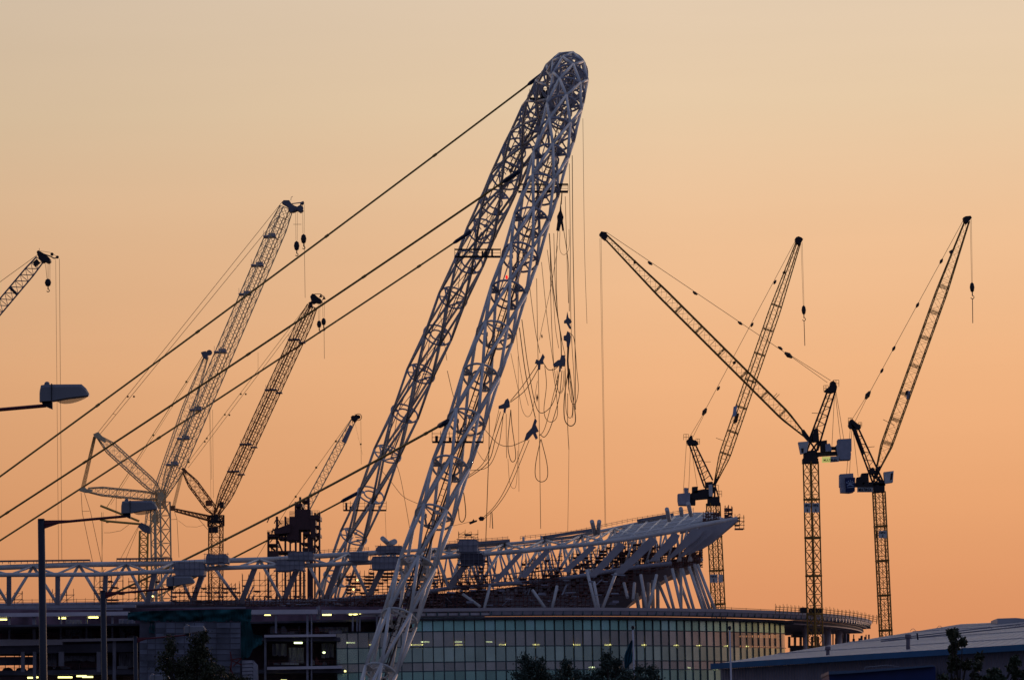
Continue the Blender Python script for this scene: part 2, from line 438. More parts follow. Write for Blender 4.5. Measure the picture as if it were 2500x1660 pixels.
rope([(1376, 560), (1388, 650), (1390, 760)], 744, 'rope running down from the right of the black pulley block')
rope([(1367, 565), (1367, 610), (1378, 622), (1389, 605), (1389, 560)], 743, 'small slack loop right under the black pulley block', .035)
rope([(1341, 570), (1350, 700), (1368, 815), (1371, 900)], 742, 'thick twin rope leaving the near leg at mid height', .08)
rope([(1343, 590), (1345, 740), (1350, 860), (1353, 900)], 741, 'nearly upright rope inside the rope bundle', .05)
rope([(1336, 610), (1350, 720), (1356, 800), (1364, 850)], 740, 'slanting thin rope in the middle of the bundle', .04)
rope([(1322, 640), (1335, 770), (1350, 880), (1362, 950), (1369, 960), (1378, 940), (1380, 880)], 739, 'rope ending in a small loop below the cluster of clamps', .04)
rope([(1310, 680), (1313, 850), (1316, 1000), (1320, 1290)], 737, 'straight rope with a weight dropping to the roof edge', .045)
rope([(1317, 830), (1325, 790), (1345, 700), (1362, 600)], 741, 'rope slanting up to the right from the lone upper shackle', .035)
rope([(1274, 780), (1290, 900), (1312, 1000), (1340, 998), (1358, 960), (1366, 900)], 735, 'rope sagging in a deep curve between the near leg and the clamps', .06)
rope([(1268, 800), (1283, 910), (1300, 990), (1307, 1020)], 734, 'dark rope falling steeply to the lowest clamp', .07)
rope([(1247, 862), (1265, 950), (1275, 1000), (1288, 1017), (1300, 1000), (1312, 930)], 733, 'thin rope making a narrow dip left of the clamps', .035)
rope([(1246, 979), (1270, 950), (1295, 915), (1313, 888)], 735, 'rope rising from the left clamp to the middle clamp', .06)
rope([(1246, 982), (1280, 955), (1300, 925), (1314, 900)], 735, 'second rope rising beside it to the middle clamp', .06)
rope([(1328, 888), (1338, 902), (1352, 902), (1362, 895)], 736, 'short rope sagging between the two middle clamps', .06)
rope([(1330, 893), (1334, 940), (1328, 1000), (1335, 1025), (1350, 1029), (1361, 1010), (1358, 960), (1349, 900)], 736, 'rope loop hanging below and between the middle clamps', .05)
rope([(1372, 905), (1365, 970), (1345, 1040), (1330, 1066), (1318, 1060)], 736, 'rope curving down to the left from the right clamp to the lowest', .06)
rope([(1366, 905), (1352, 960), (1340, 1010), (1328, 1050), (1316, 1064)], 736.5, 'rope curving just inside its neighbour to the lowest clamp', .05)
rope([(1388, 900), (1378, 970), (1378, 1020), (1388, 1038), (1400, 1037), (1405, 1020), (1398, 960), (1390, 900)], 737, 'thick teardrop rope loop at the right of the bundle', .08)
rope([(1392, 813), (1402, 830), (1408, 900), (1412, 950), (1405, 985), (1395, 980), (1388, 940)], 737, 'wide thin rope loop bulging furthest to the right', .05)
rope([(1386, 960), (1386, 1040), (1389, 1097)], 737, 'rope end trailing below the teardrop loop', .05)
rope([(1389, 1090), (1388, 1180), (1386, 1300)], 738, 'hair-thin line continuing down to the roof', .03)
rope([(1222, 1005), (1205, 1060), (1180, 1130), (1128, 1172)], 715, 'rope curving down left from the left clamp to the near leg', .05)
rope([(1230, 1008), (1210, 1070), (1190, 1130), (1128, 1176)], 715.5, 'second rope of the pair curving into the near leg', .06)
rope([(1218, 1000), (1200, 1080), (1185, 1125), (1158, 1090)], 712, 'thin rope sagging against the near leg', .035)
rope([(1247, 1000), (1240, 1080), (1245, 1118), (1253, 1127), (1259, 1110), (1250, 1040), (1247, 1000)], 731, 'narrow teardrop rope loop under the left clamp', .06)
rope([(1236, 1010), (1236, 1070), (1237, 1118)], 731, 'short rope with a hook end under the left clamp', .04)
rope([(1320, 1072), (1308, 1130), (1308, 1165), (1322, 1176), (1336, 1165), (1335, 1130), (1321, 1072)], 733, 'large free-hanging teardrop rope loop under the lowest clamp', .06)
rope([(1185, 1050), (1215, 1082), (1245, 1089), (1282, 1075)], 728, 'rope drooping from the near leg to the foot of the lowest clamp', .05)
rope([(1283, 1074), (1240, 1180), (1210, 1232), (1180, 1263)], 728, 'left rope of the taut pair running to the small round pulley', .05)
rope([(1292, 1074), (1248, 1180), (1216, 1232), (1182, 1266)], 728, 'right rope of the taut pair running to the small round pulley', .05)
rope([(1195, 950), (1194, 1080), (1190, 1200), (1186, 1320)], 735, 'long rope hanging from the near leg past the round pulley', .06)
rope([(1201, 1250), (1203, 1290)], 735, 'short rope end left of the round pulley line', .07)
rope([(1198, 1250), (1196, 1288)], 736, 'short frayed rope beside the short rope end', .04)
rope([(1127, 1190), (1133, 1210), (1137, 1255), (1130, 1273), (1122, 1268), (1119, 1240)], 705, 'small brown rope loop at the right edge of the lower near leg', .07)
rope([(1265, 870), (1266, 1000), (1267, 1200)], 740, 'hair-thin plumb line left of the rope bundle', .03)
rope([(1240, 1120), (1245, 1180), (1258, 1190), (1263, 1150), (1264, 1100)], 731, 'thin double loop below the left clamp', .03)
rope([(1091, 880), (1080, 800), (1074, 760)], 760, 'thin rope crossing the gap between the two legs high up', .04)
rope([(1092, 905), (1105, 960), (1120, 1010)], 760, 'rope slanting across the gap between the legs', .05)
rope([(958, 1110), (975, 1155), (990, 1230), (1002, 1300)], 900, 'rope hanging between the legs towards the roof', .045)
rope([(925, 1140), (958, 1180), (985, 1212), (1024, 1231)], 880, 'rope sagging from the far leg to the near leg', .045)
rope([(940, 1250), (941, 1265), (943, 1320)], 960, 'short weighted line below the far work platform', .03)
rope([(1162, 1270), (1100, 1285), (1050, 1300)], 715, 'guy line leading left from the dark shackle', .03)
rope([(1352, 570), (1356, 700), (1366, 800), (1380, 870)], 743, 'thin rope slanting right through the middle of the bundle to the clamp stack', .045)
rope([(1380, 480), (1384, 620), (1388, 740)], 746, 'thin rope running down to the top of the clamp stack', .045)
rope([(1360, 905), (1362, 950), (1368, 957), (1374, 945), (1377, 905)], 737, 'tiny slack loop just under the wide grey clamp', .04)
rope([(1380, 900), (1382, 1000), (1392, 1020), (1398, 1000), (1392, 930)], 738.5, 'narrow loop inside the thick teardrop loop', .05)
rope([(1258, 690), (1262, 830), (1275, 930), (1290, 990)], 742, 'faint long rope curving from high on the near leg towards the lowest clamp', .035)
rope([(1293, 700), (1306, 800), (1318, 862)], 741, 'rope running from the near leg down to the T-shaped clamp', .045)
rope([(1229, 1010), (1224, 1050), (1216, 1090), (1190, 1140), (1130, 1150)], 722, 'innermost rope drooping from the left clamp back to the near leg', .05)
BG = 'rope clamps and pulleys hanging by the arch'
def clamp(shape, D, label, mt='dull_steel', name='rope_clamp', cat='rope clamp', th=1.2):
    m_ = MB()
    for pl in shape: m_.ppoly(pl, D-th/2, th)
    o = m_.build(name, mt); tag(o, label, cat, BG)
clamp([[(1385, 760), (1388, 775), (1392, 779), (1396, 785), (1390, 790), (1395, 802), (1390, 801), (1383, 788), (1377, 788), (1377, 783), (1382, 779)]], 737, 'uppermost grey rope clamp of the right hand stack')
clamp([[(1385, 808), (1391, 812), (1394, 822), (1393, 832), (1390, 846), (1384, 846), (1383, 832), (1376, 829), (1376, 820), (1382, 818)]], 737.5, 'second grey rope clamp, right under the uppermost')
clamp([[(1385, 846), (1390, 846), (1388, 880), (1391, 920), (1388, 955), (1386, 915), (1384, 880)]], 738.5, 'dark tangled tail of fittings below the right hand clamps', 'black_steel')
clamp([[(1325, 863), (1330, 871), (1326, 880), (1328, 887), (1320, 888), (1319, 901), (1313, 901), (1313, 888), (1306, 886), (1309, 877), (1316, 880), (1320, 874)]], 735, 'small T-shaped rope clamp in the centre of the ropes')
clamp([[(1370, 867), (1379, 867), (1381, 880), (1379, 893), (1370, 893), (1369, 906), (1365, 906), (1365, 892), (1353, 896), (1350, 889), (1362, 879), (1367, 878)]], 735.5, 'wide grey rope clamp left of the clamp stack')
clamp([[(1240, 972), (1244, 980), (1245, 992), (1236, 996), (1234, 1008), (1229, 1005), (1230, 996), (1217, 997), (1217, 991), (1230, 985), (1234, 976)]], 733, 'leftmost grey rope clamp, near the arch leg')
clamp([[(1306, 1020), (1311, 1027), (1308, 1036), (1315, 1052), (1308, 1055), (1313, 1068), (1308, 1072), (1301, 1058), (1288, 1073), (1280, 1074), (1285, 1058), (1298, 1044)]], 732, 'largest and lowest grey rope clamp, slanting to the right')
clamp([[(1369, 490), (1371, 515), (1376, 530), (1374, 538), (1377, 560), (1373, 563), (1370, 545), (1366, 563), (1358, 561), (1361, 538), (1360, 528), (1366, 515)]], 744, 'black pulley block high up beside the near leg', 'black_steel', 'pulley_block', 'pulley block')
clamp([[(1168, 1264), (1173, 1260), (1180, 1261), (1183, 1265), (1179, 1270), (1171, 1270)]], 727, 'small round black pulley above the roof, at the foot of the taut pair', 'black_steel', 'pulley_block', 'pulley block')
clamp([[(1145, 1275), (1153, 1271), (1156, 1266), (1158, 1270), (1165, 1269), (1164, 1272), (1147, 1279)]], 726, 'small dark shackle on the guy line left of the round pulley', 'black_steel', 'rope_shackle', 'shackle')
clamp([[(1323, 815), (1325, 822), (1323, 826), (1321, 820)]], 741, 'tiny dark shackle above the T-shaped clamp', 'black_steel', 'rope_shackle', 'shackle', .5)
clamp([[(1311, 960), (1314, 970), (1311, 982), (1309, 970)]], 735, 'slim dark shackle below the T-shaped clamp', 'black_steel', 'rope_shackle', 'shackle', .5)

# ------------------------------------------------------------------ tower cranes on the right
TG = 'luffing tower cranes right of the arch'
def text_mesh(txt, p, ux, uz, height, width, mt, parent, name='lettering'):
    cu = bpy.data.curves.new('txt', 'FONT'); cu.body = txt; cu.align_x = 'CENTER'; cu.align_y = 'CENTER'; cu.extrude = .03; cu.offset = .012
    o = bpy.data.objects.new('txt', cu); COL.objects.link(o)
    bpy.context.view_layer.update(); dg = bpy.context.evaluated_depsgraph_get()
    me = bpy.data.meshes.new_from_object(o.evaluated_get(dg)); bpy.data.objects.remove(o); bpy.data.curves.remove(cu)
    xs_ = [v.co.x for v in me.vertices]; ys_ = [v.co.y for v in me.vertices]
    W = max(xs_)-min(xs_); H = max(ys_)-min(ys_); width = min(width, W*height/H*1.6) if len(txt) == 1 else width; cx = (max(xs_)+min(xs_))/2; cy = (max(ys_)+min(ys_))/2
    un = ux.cross(uz)
    mb = MB(); mb.add([V(p)+ux*((v.co.x-cx)*width/W)+uz*((v.co.y-cy)*height/H)+un*v.co.z for v in me.vertices], [list(f.vertices) for f in me.polygons])
    bpy.data.meshes.remove(me)
    return mb.build(name, mt, parent)
def px_text(txt, x0, y0, x1, y1, D, mt, parent):
    a = P(x0, y1, D); b = P(x1, y1, D); c = P(x0, y0, D)
    ux = (b-a).normalized(); uz = (c-a).normalized()
    return text_mesh(txt, (P((x0+x1)/2, (y0+y1)/2, D)), ux, uz, (c-a).length*.8, (b-a).length*.86, mt, parent)
def banner(parent, x0, y0, x1, y1, D, th, txt, big):
    m_ = MB(); m_.pbox(x0, y0, x1, y1, D, th); m_.build('mast_banner', 'cabin', parent)
    px_text(txt, x0+1, y0+2, x1-1, y0+(y1-y0)*.42, D-.05, 'letter', parent); px_text(big, (x0+x1)/2-2, y0+(y1-y0)*.5, (x0+x1)/2+2, y1-1, D-.05, 'letter', parent)
def tower_crane(c):
    D = c['D']; mt = 'crane_yellow'
    mx0, my0 = c['mast_top']; mx1, my1 = c['mast_low']
    top = P(mx0, my0, D); low = P(mx1, my1, D); d = (low-top); base = top+d*((top.z-gz(0, D))/(-d.z))
    t = thing('tower_crane', c['label'], 'crane', base, TG)
    m_ = MB(); m_.lattice(base, top, c['mw'], bay=c['mw']*1.05, rc=.13, rb=.05, rot=c['mrot'])
    for k in range(1, 9):   # section collars
        q = base.lerp(top, k/9); dd = (top-base).normalized(); m_.lattice(q-dd*.12, q+dd*.12, c['mw']*1.06, bay=.24, rc=.1, rb=.05, rot=c['mrot'])
    q0 = base; q1 = top
    m_.tube(q0, q1, .06, 4); m_.build('mast', mt, t)
    j = MB(); jp = c['jib']; a = P(*jp[0]); b = P(*jp[1])
    j.lattice(a, b, c['jw'], [(0, .12), (.12, 1), (.72, 1), (1, .42)], bay=c['jw']*.8, rc=.11, rb=.03, rot=c['jrot'], xb=False)
    dd = (b-a).normalized(); s1 = V((0, 1, 0))-dd*dd.y; s1.normalize()
    for k in (.13, .22, .32, .43, .54, .64, .74): # frames across the jib
        q = a.lerp(b, k); f_ = 1 if k < .73 else .98
        j.lattice(q-dd*.15, q+dd*.15, c['jw']*f_, bay=.3, rc=.02, rb=.022, rot=c['jrot'])
    jo = j.build('jib', mt, t)
    for pl in c['jibboxes']:
        k = MB(); k.ppoly(pl, D-.6, 1.2); k.build('jib_box', 'black_steel', t)
    h = MB(); h.ppoly(c['head'], jp[1][2]-1, 2.0); h.build('jib_head', 'black_steel', t)
    af = MB()
    for (p0, p1) in c['aframe']:
        for dz in (-1.0, 1.0): af.pt([(p0[0], p0[1], D+dz), (p1[0], p1[1], D+dz)], .17, n=6)
    (l0, l1), (r0, r1) = c['aframe'][0], c['aframe'][1]
    for k in range(1, 7):
        f_ = k/7
        for dz in (-1.0, 1.0):
            af.pt([(l0[0]+(l1[0]-l0[0])*f_, l0[1]+(l1[1]-l0[1])*f_, D+dz), (r0[0]+(r1[0]-r0[0])*f_, r0[1]+(r1[1]-r0[1])*f_, D+dz)], .09, n=4)
            g_ = (k-1)/7
            af.pt([(l0[0]+(l1[0]-l0[0])*f_, l0[1]+(l1[1]-l0[1])*f_, D+dz), (r0[0]+(r1[0]-r0[0])*g_, r0[1]+(r1[1]-r0[1])*g_, D+dz)], .06, n=4)
        af.pt([(l0[0]+(l1[0]-l0[0])*f_, l0[1]+(l1[1]-l0[1])*f_, D-1), (l0[0]+(l1[0]-l0[0])*f_, l0[1]+(l1[1]-l0[1])*f_, D+1)], .08, n=4)
    tm = ((l0[0]+r0[0])/2, (l0[1]+r0[1])/2); bm_ = ((l1[0]*.75+r1[0]*.25), (l1[1]*.75+r1[1]*.25))
    for dz in (-.3, 0, .3): af.pt([(tm[0], tm[1], D+dz), (bm_[0], bm_[1], D+dz)], .12, n=5)
    ao = af.build('a_frame', 'black_steel', t)
    pf = MB()
    for a_, b_ in c['pivot']:
        for dz in (-1.0, 1.0): pf.pt([(a_[0], a_[1], D+dz), (b_[0], b_[1], D+dz)], .15, n=6)
        pf.pt([(a_[0], a_[1], D-1), (a_[0], a_[1], D+1)], .12, n=5)
    pf.build('pivot_frame', 'black_steel', t)
    for pl in c['dark']:
        k = MB(); k.ppoly(pl, D-1.3, 2.6); k.build('machinery_deck', 'black_steel', t)
    for pl in c['weights']:
        k = MB(); k.ppoly(pl, D-1.9, 3.4); k.build('counterweight', 'weight', t)
    k = MB(); k.ppoly(c['cab'], D-1.6, 1.8); cb = k.build('cab', 'cabin', t)
    k = MB(); k.ppoly(c['cabwin'], D-1.64, .03); k.build('window', 'black_steel', cb)
    rl = MB()
    for x0, y0, x1, y1 in c['rails']:
        for dz in (-1, 1):
            for q in ([(x0, y0), (x1, y0)], [(x0, y0), (x0, y1)], [(x1, y0), (x1, y1)], [((x0+x1)/2, y0), ((x0+x1)/2, y1)], [(x0, (y0+y1)/2), (x1, (y0+y1)/2)]):
                rl.pt([(p[0], p[1], D+dz) for p in q], .05, n=4)
    for q in c['rods']: rl.pt([(p[0], p[1], D) for p in q], .06, n=4)
    rl.build('handrail', 'scaffold_yellow', t)
    pn = MB()
    for q in c['pend']:
        for dz in (-.5, .5): pn.pt([(p[0], p[1], p[2]+dz if len(p) > 2 else D+dz) for p in q], .05, n=4)
    pn.build('pendant_line', 'rope', t)
    (q0, q1) = c['pend'][0][0], c['pend'][0][-1]; pd = (P(q1[0], q1[1], D)-P(q0[0], q0[1], D)).normalized()
    for x, y, s_ in c['clips']:
        kc = MB(); pc = P(x, y, D); kc.tube(pc-pd*s_*1.5, pc, s_*.35, 6, s_*.85); kc.tube(pc, pc+pd*s_*1.5, s_*.85, 6, s_*.35); kc.build('pendant_joint', 'black_steel', t)
    if c.get('rope'):
        (x0, y0), (x1, y1), end = c['rope']; dj = jp[1][2]
        k = MB(); k.pt([(x0-1.5, y0, dj), (x1-1, y1, dj)], .035, n=4); k.pt([(x0+1.5, y0, dj), (x1+1, y1, dj)], .035, n=4); k.build('hoist_rope', 'rope', t)
        if end:
            hb = MB(); p = P(x1, y1, dj); hb.ball(p-V((0, 0, .7)), .42, 8, (1, .6, 2.2)); hb.tube(p-V((0, 0, 1.5)), p-V((0, 0, 2.2)), .1, 6)
            hb.path([p+V((.28*sin(a_), 0, -2.4+.28*cos(a_))) for a_ in [x_*.5 for x_ in range(10)]], .07, 5)
            hb.tube(p-V((0, 0, 2.6)), P(end[0], end[1], dj), .07, 5); hb.build('hook_block', 'black_steel', t)
    return t
# crane 2: middle, jib to the upper left
t2 = tower_crane(dict(D=762, label='middle tower crane of three, its jib reaching up to the left across its neighbour', mast_top=(1979, 1126), mast_low=(1990.5, 1560), mw=1.72, mrot=pi/4,
    jib=[(1975, 1073, 762), (1476, 576, 758)], jw=1.55, jrot=0, head=[(1463, 572), (1468, 565), (1480, 567), (1484, 575), (1478, 586), (1470, 580)],
    jibboxes=[[(1547, 637), (1552, 635), (1553, 642), (1548, 643)], [(1789, 884), (1795, 880), (1797, 886), (1792, 889)], [(1958, 1050), (1963, 1048), (1980, 1072), (1974, 1078), (1960, 1062)]],
    aframe=[((2020, 955), (1974, 1078)), ((2040, 952), (1996, 1100))],
    dark=[[(2028, 932), (2035, 929), (2040, 934), (2044, 944), (2042, 954), (2032, 958), (2020, 957), (2013, 953), (2022, 946), (2027, 940)],
          [(1988, 1047), (1997, 1045), (1999, 1062), (2000, 1076), (1986, 1078), (1984, 1064)],
          [(1963, 1101), (1995, 1098), (1996, 1118), (1998, 1119), (1998, 1130), (1960, 1130), (1960, 1119), (1963, 1118)],
          [(1992, 1104), (2048, 1101), (2048, 1109), (2002, 1112), (1996, 1116)], [(2004, 1076), (2019, 1074), (2020, 1104), (2005, 1104)], [(2028, 1090), (2044, 1090), (2044, 1096), (2028, 1096)]],
    pivot=[((1974, 1078), (1966, 1102)), ((1976, 1076), (1994, 1102)), ((1996, 1080), (1980, 1102)), ((1998, 1080), (1994, 1100)), ((1974, 1078), (2000, 1078)), ((1985, 1060), (1970, 1102))],
    weights=[[(2046, 1072), (2079, 1070), (2079, 1101), (2076, 1103), (2078, 1106), (2077, 1121), (2052, 1122), (2046, 1113), (2042, 1095), (2042, 1086), (2046, 1085)], [(2015, 1084), (2026, 1082), (2030, 1092), (2030, 1101), (2016, 1102)]],
    cab=[(1949, 1079), (1974, 1077), (1970, 1104), (1955, 1108)], cabwin=[(1956, 1094), (1962, 1094), (1962, 1104), (1957, 1105)],
    rails=[(2011, 941, 2022, 955), (2034, 928, 2048, 944)], rods=[[(1982, 1008), (2002, 1009)], [(1886, 972), (1897, 960)], [(1891, 974), (1903, 962)]],
    pend=[[(1480, 567, 758), (1924, 866, 762)], [(1928, 868), (2020, 934)], [(1928, 866), (2028, 929)], [(2038, 950), (2052, 1072)], [(2040, 950), (2060, 1072)], [(2038, 950), (2031, 1090)]],
    clips=[(1587, 643, .3), (1697, 716, .3), (1807, 789, .3), (1925, 867, .5), (1905, 850, .3)], rope=((1466, 582), (1478, 1285), None)))
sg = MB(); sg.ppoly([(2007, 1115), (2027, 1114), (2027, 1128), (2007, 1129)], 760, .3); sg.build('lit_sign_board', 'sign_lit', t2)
sg = MB(); sg.ppoly([(2027.2, 1114), (2048, 1113), (2048, 1126.5), (2027.2, 1128)], 760, .3); sg.build('sign_board', 'sign_grey', t2)
px_text('MULTIPLEX', 2008, 1119.5, 2047, 1126.5, 759.9, 'letter', t2)
banner(t2, 1963.5, 1227.5, 1979, 1250.5, 760, .2, 'HPX', '6'); banner(t2, 1983, 1227.5, 2000.5, 1250.5, 760, .2, 'HPX', '6')
k = MB(); k.pbox(1955, 1482, 1972, 1494, 762, 3); k.pbox(1976, 1484, 2008, 1494, 762, 3); k.build('mast_collar', 'black_steel', t2)
# crane 1: left, behind the roof tip
t1 = tower_crane(dict(D=872, label='tower crane standing behind the pointed roof tip, leftmost of the three', mast_top=(1741, 1228), mast_low=(1754.5, 1500), mw=1.9, mrot=radians(22),
    jib=[(1744, 1184, 872), (1949, 592, 866)], jw=1.6, jrot=radians(20), head=[(1941, 583), (1944, 579), (1950, 577), (1957, 580), (1961, 584), (1957, 591), (1953, 597), (1943, 593)],
    jibboxes=[[(1795, 1010), (1805, 1008), (1800, 1030), (1792, 1034)], [(1911, 664), (1918, 660), (1918, 667), (1913, 668)], [(1748, 1168), (1755, 1164), (1748, 1182), (1742, 1182)]],
    aframe=[((1682, 1083), (1720, 1190)), ((1698, 1086), (1740, 1172))],
    dark=[[(1684, 1065), (1690, 1062), (1692, 1073), (1700, 1075), (1706, 1083), (1700, 1086), (1680, 1085), (1676, 1075), (1680, 1072)],
          [(1722, 1177), (1740, 1175), (1742, 1190), (1723, 1190)], [(1685, 1205), (1700, 1197), (1720, 1193), (1734, 1193), (1734, 1216), (1686, 1220)],
          [(1728, 1212), (1757, 1212), (1757, 1224), (1760, 1233), (1726, 1233), (1728, 1224)], [(1684, 1213), (1698, 1220), (1698, 1232), (1684, 1232)], [(1690, 1188), (1704, 1187), (1703, 1203), (1690, 1203)],
          [(1725, 1253), (1757, 1250), (1757, 1265), (1718, 1280), (1718, 1262)]],
    pivot=[((1742, 1180), (1738, 1212)), ((1744, 1180), (1754, 1212)), ((1748, 1170), (1744, 1212)), ((1722, 1190), (1730, 1212))],
    weights=[[(1655, 1205), (1685, 1202), (1684, 1233), (1657, 1232), (1655, 1220)], [(1671, 1190), (1681, 1191), (1680, 1203), (1672, 1203)]],
    cab=[(1730, 1183), (1739, 1182), (1740, 1211), (1731, 1211)], cabwin=[(1741, 1188), (1745, 1188), (1745, 1204), (1741, 1204)],
    rails=[(1669, 1060, 1681, 1074), (1699, 1071, 1708, 1085), (1739, 1184, 1754, 1212), (1752, 1198, 1762, 1213)], rods=[[(1718, 1127), (1735, 1127)], [(1748, 1069), (1774, 1078)]],
    pend=[[(1944, 584, 868), (1720, 1004)], [(1720, 1006), (1685, 1064)], [(1722, 1006), (1692, 1066)], [(1676, 1080), (1668, 1205)], [(1686, 1084), (1681, 1205)], [(1687, 1090), (1702, 1186)]],
    clips=[(1892, 689, .3), (1836, 793, .3), (1754, 948, .3), (1720, 1005, .5)], rope=((1957, 592), (1962, 748), (1965, 844))))
k = MB(); k.ppoly([(1791, 993), (1800, 989), (1797, 1014), (1788, 1018)], 869, .4); k.build('jib_sign', 'emblem_white', t1)
banner(t1, 1733.5, 1401.5, 1752, 1421.5, 869, .2, 'HPX', '5'); k = MB(); k.pbox(1754, 1402, 1765, 1421, 869.5, .2); k.build('mast_banner', 'cabin', t1)
# crane 3: right
t3 = tower_crane(dict(D=802, label='rightmost tower crane, its steep jib leaning right and a dark blue board on the counterweight', mast_top=(2145.5, 1200), mast_low=(2162.5, 1549), mw=1.75, mrot=radians(10),
    jib=[(2137, 1163, 802), (2361, 540, 806)], jw=1.75, jrot=radians(5), head=[(2352, 531), (2358, 528), (2370, 527), (2373, 532), (2366, 540), (2361, 546), (2354, 541)],
    jibboxes=[[(2318, 613), (2325, 609), (2327, 616), (2322, 620)], [(2141, 1140), (2155, 1135), (2140, 1168), (2132, 1168)], [(2212, 954), (2218, 952), (2216, 962), (2210, 964)]],
    aframe=[((2080, 1042), (2132, 1182)), ((2096, 1046), (2160, 1184))],
    dark=[[(2074, 1027), (2080, 1022), (2087, 1028), (2094, 1034), (2102, 1038), (2102, 1045), (2092, 1047), (2076, 1044), (2072, 1038)],
          [(2123, 1144), (2132, 1140), (2140, 1154), (2124, 1157)], [(2088, 1178), (2160, 1175), (2162, 1184), (2130, 1188), (2088, 1187)],
          [(2132, 1180), (2160, 1179), (2160, 1200), (2133, 1202)], [(2092, 1165), (2102, 1163), (2104, 1155), (2120, 1154), (2122, 1184), (2091, 1184)], [(2078, 1034), (2084, 1032), (2112, 1106), (2108, 1108)]],
    pivot=[((2137, 1160), (2130, 1182)), ((2139, 1160), (2158, 1182)), ((2125, 1155), (2156, 1182)), ((2150, 1160), (2136, 1182)), ((2122, 1156), (2148, 1156))],
    weights=[[(2051, 1157), (2083, 1155), (2084, 1166), (2085, 1200), (2076, 1202), (2054, 1201), (2053, 1188), (2051, 1186)]],
    cab=[(2158, 1152), (2182, 1149), (2180, 1177), (2160, 1180)], cabwin=[(2175, 1155), (2180, 1154), (2178, 1170), (2173, 1172)],
    rails=[(2071, 1020, 2080, 1035), (2096, 1031, 2104, 1042)], rods=[[(2113, 1092), (2135, 1090)], [(2156, 1024), (2184, 1038)]],
    pend=[[(2354, 534, 806), (2121, 962)], [(2117, 965), (2080, 1024)], [(2119, 966), (2088, 1028)], [(2076, 1044), (2067, 1156)], [(2080, 1044), (2074, 1156)], [(2082, 1044), (2095, 1162)]],
    clips=[(2298, 638, .32), (2240, 745, .32), (2182, 851, .32), (2153, 905, .3), (2122, 960, .3), (2118, 965, .5)], rope=((2370, 536), (2373, 692), (2375, 789))))
k = MB(); k.ppoly([(2063, 1166), (2088, 1165), (2087, 1199), (2066, 1201)], 799.6, .3); eb = k.build('emblem_board', 'emblem_blue', t3)
k = MB()
for i in range(5):
    a = radians(-60+i*30); k.pt([(2076, 1183, 799.4), (2076+9*sin(a), 1183-9*cos(a), 799.4)], .06, n=4); k.ball(P(2076+9.5*sin(a), 1183-9.5*cos(a), 799.4), .12, 6)
k.path([P(2068+i*2, 1186-2*sin(i*pi/8), 799.4) for i in range(9)], .09, 4); k.pt([(2068, 1190, 799.4), (2085, 1189, 799.4)], .08, n=4); k.build('emblem', 'emblem_white', eb)
k = MB(); k.pbox(2213, 954, 2222, 974, 803.6, .3); k.build('jib_sign', 'emblem_white', t3)
k = MB(); k.pbox(2093, 1189.5, 2131, 1201, 800, .3); k.build('sign_board', 'sign_grey', t3); px_text('MULTIPLEX', 2094, 1190, 2130, 1200, 799.9, 'letter', t3)
banner(t3, 2145, 1295, 2165, 1313, 800.5, .2, 'HPX', '1'); k = MB(); k.pbox(2138, 1296, 2143.5, 1313, 801, .2); k.build('mast_banner', 'black_steel', t3)

# ------------------------------------------------------------------ crawler and derrick cranes on the left
LG = 'lattice boom cranes on the left'
def base_of(p): return V((p.x, p.y, 0))
def hookblock(par, x, y0, y1, D, w_=.55, h=1.0, name='hook_block'):
    k = MB(); k.pt([(x-2.2, y0, D), (x-1.6, y1, D)], .035, n=4); k.pt([(x+2.2, y0, D), (x+1.6, y1, D)], .035, n=4); k.build('hoist_rope', 'rope', par)
    k = MB(); p = P(x, y1, D); k.ball(p-V((0, 0, h)), w_, 8, (1, .6, h/w_)); k.tube(p-V((0, 0, h*2)), p-V((0, 0, h*2+.5)), .12, 6)
    k.path([p+V((.25*sin(a_), 0, -h*2-.7+.25*cos(a_))) for a_ in [x_*.5 for x_ in range(10)]], .08, 5); k.build(name, 'black_steel', par)
# a) tall pale grey crane
D = 900
gc = thing('boom_crane', 'tallest pale grey lattice crane left of the arch, on its own lattice tower', 'crane', base_of(P(391, 1215, D)), LG)
k = MB(); tw = P(391, 1225, D); k.lattice(V((tw.x, D, 0)), tw, 2.65, bay=2.7, rc=.17, rb=.07, rot=pi/4+.08); k.tube(V((tw.x-.9, D-1.9, 0)), tw+V((-.9, -1.9, 0)), .3, 6); k.build('tower', 'crane_grey', gc)
bm = MB(); bm.lattice(P(398, 1212, D), P(699, 508, D-4), 2.7, [(0, .35), (.09, 1), (.93, 1), (1, .75)], bay=2.1, rc=.11, rb=.05, rot=radians(25))
a_ = P(398, 1212, D); b_ = P(699, 508, D-4); dd = (b_-a_).normalized()
for off in (-.55, .25):
    e_ = V((0, 1, 0)).cross(dd).normalized()*off; bm.tube(a_.lerp(b_, .08)+e_, a_.lerp(b_, .97)+e_, .09, 5)
bm.build('boom', 'crane_grey', gc)
for f_ in (.11, .2, .3, .5, .7, .8, .9):
    q = a_.lerp(b_, f_); c_ = MB(); c_.box(q-V((.8, 0, 0)), (2.4, 3.2, .22)); c_.box(q-V((.4, 0, -.35)), (1.3, 2.2, .5))
    for e_ in (-1.1, 0, 1.1): c_.tube(q+V((e_-.8, -1.5, 0)), q+V((e_-.8, -1.5, 1.1)), .04, 4)
    c_.build('boom_platform', 'grey_steel', gc)
k = MB(); k.ppoly([(688, 495), (692, 489), (706, 489), (712, 498), (720, 503), (727, 505), (733, 502), (738, 506), (740, 512), (733, 517), (725, 512), (716, 516), (706, 516), (703, 505), (697, 500)], D-5.5, 3)
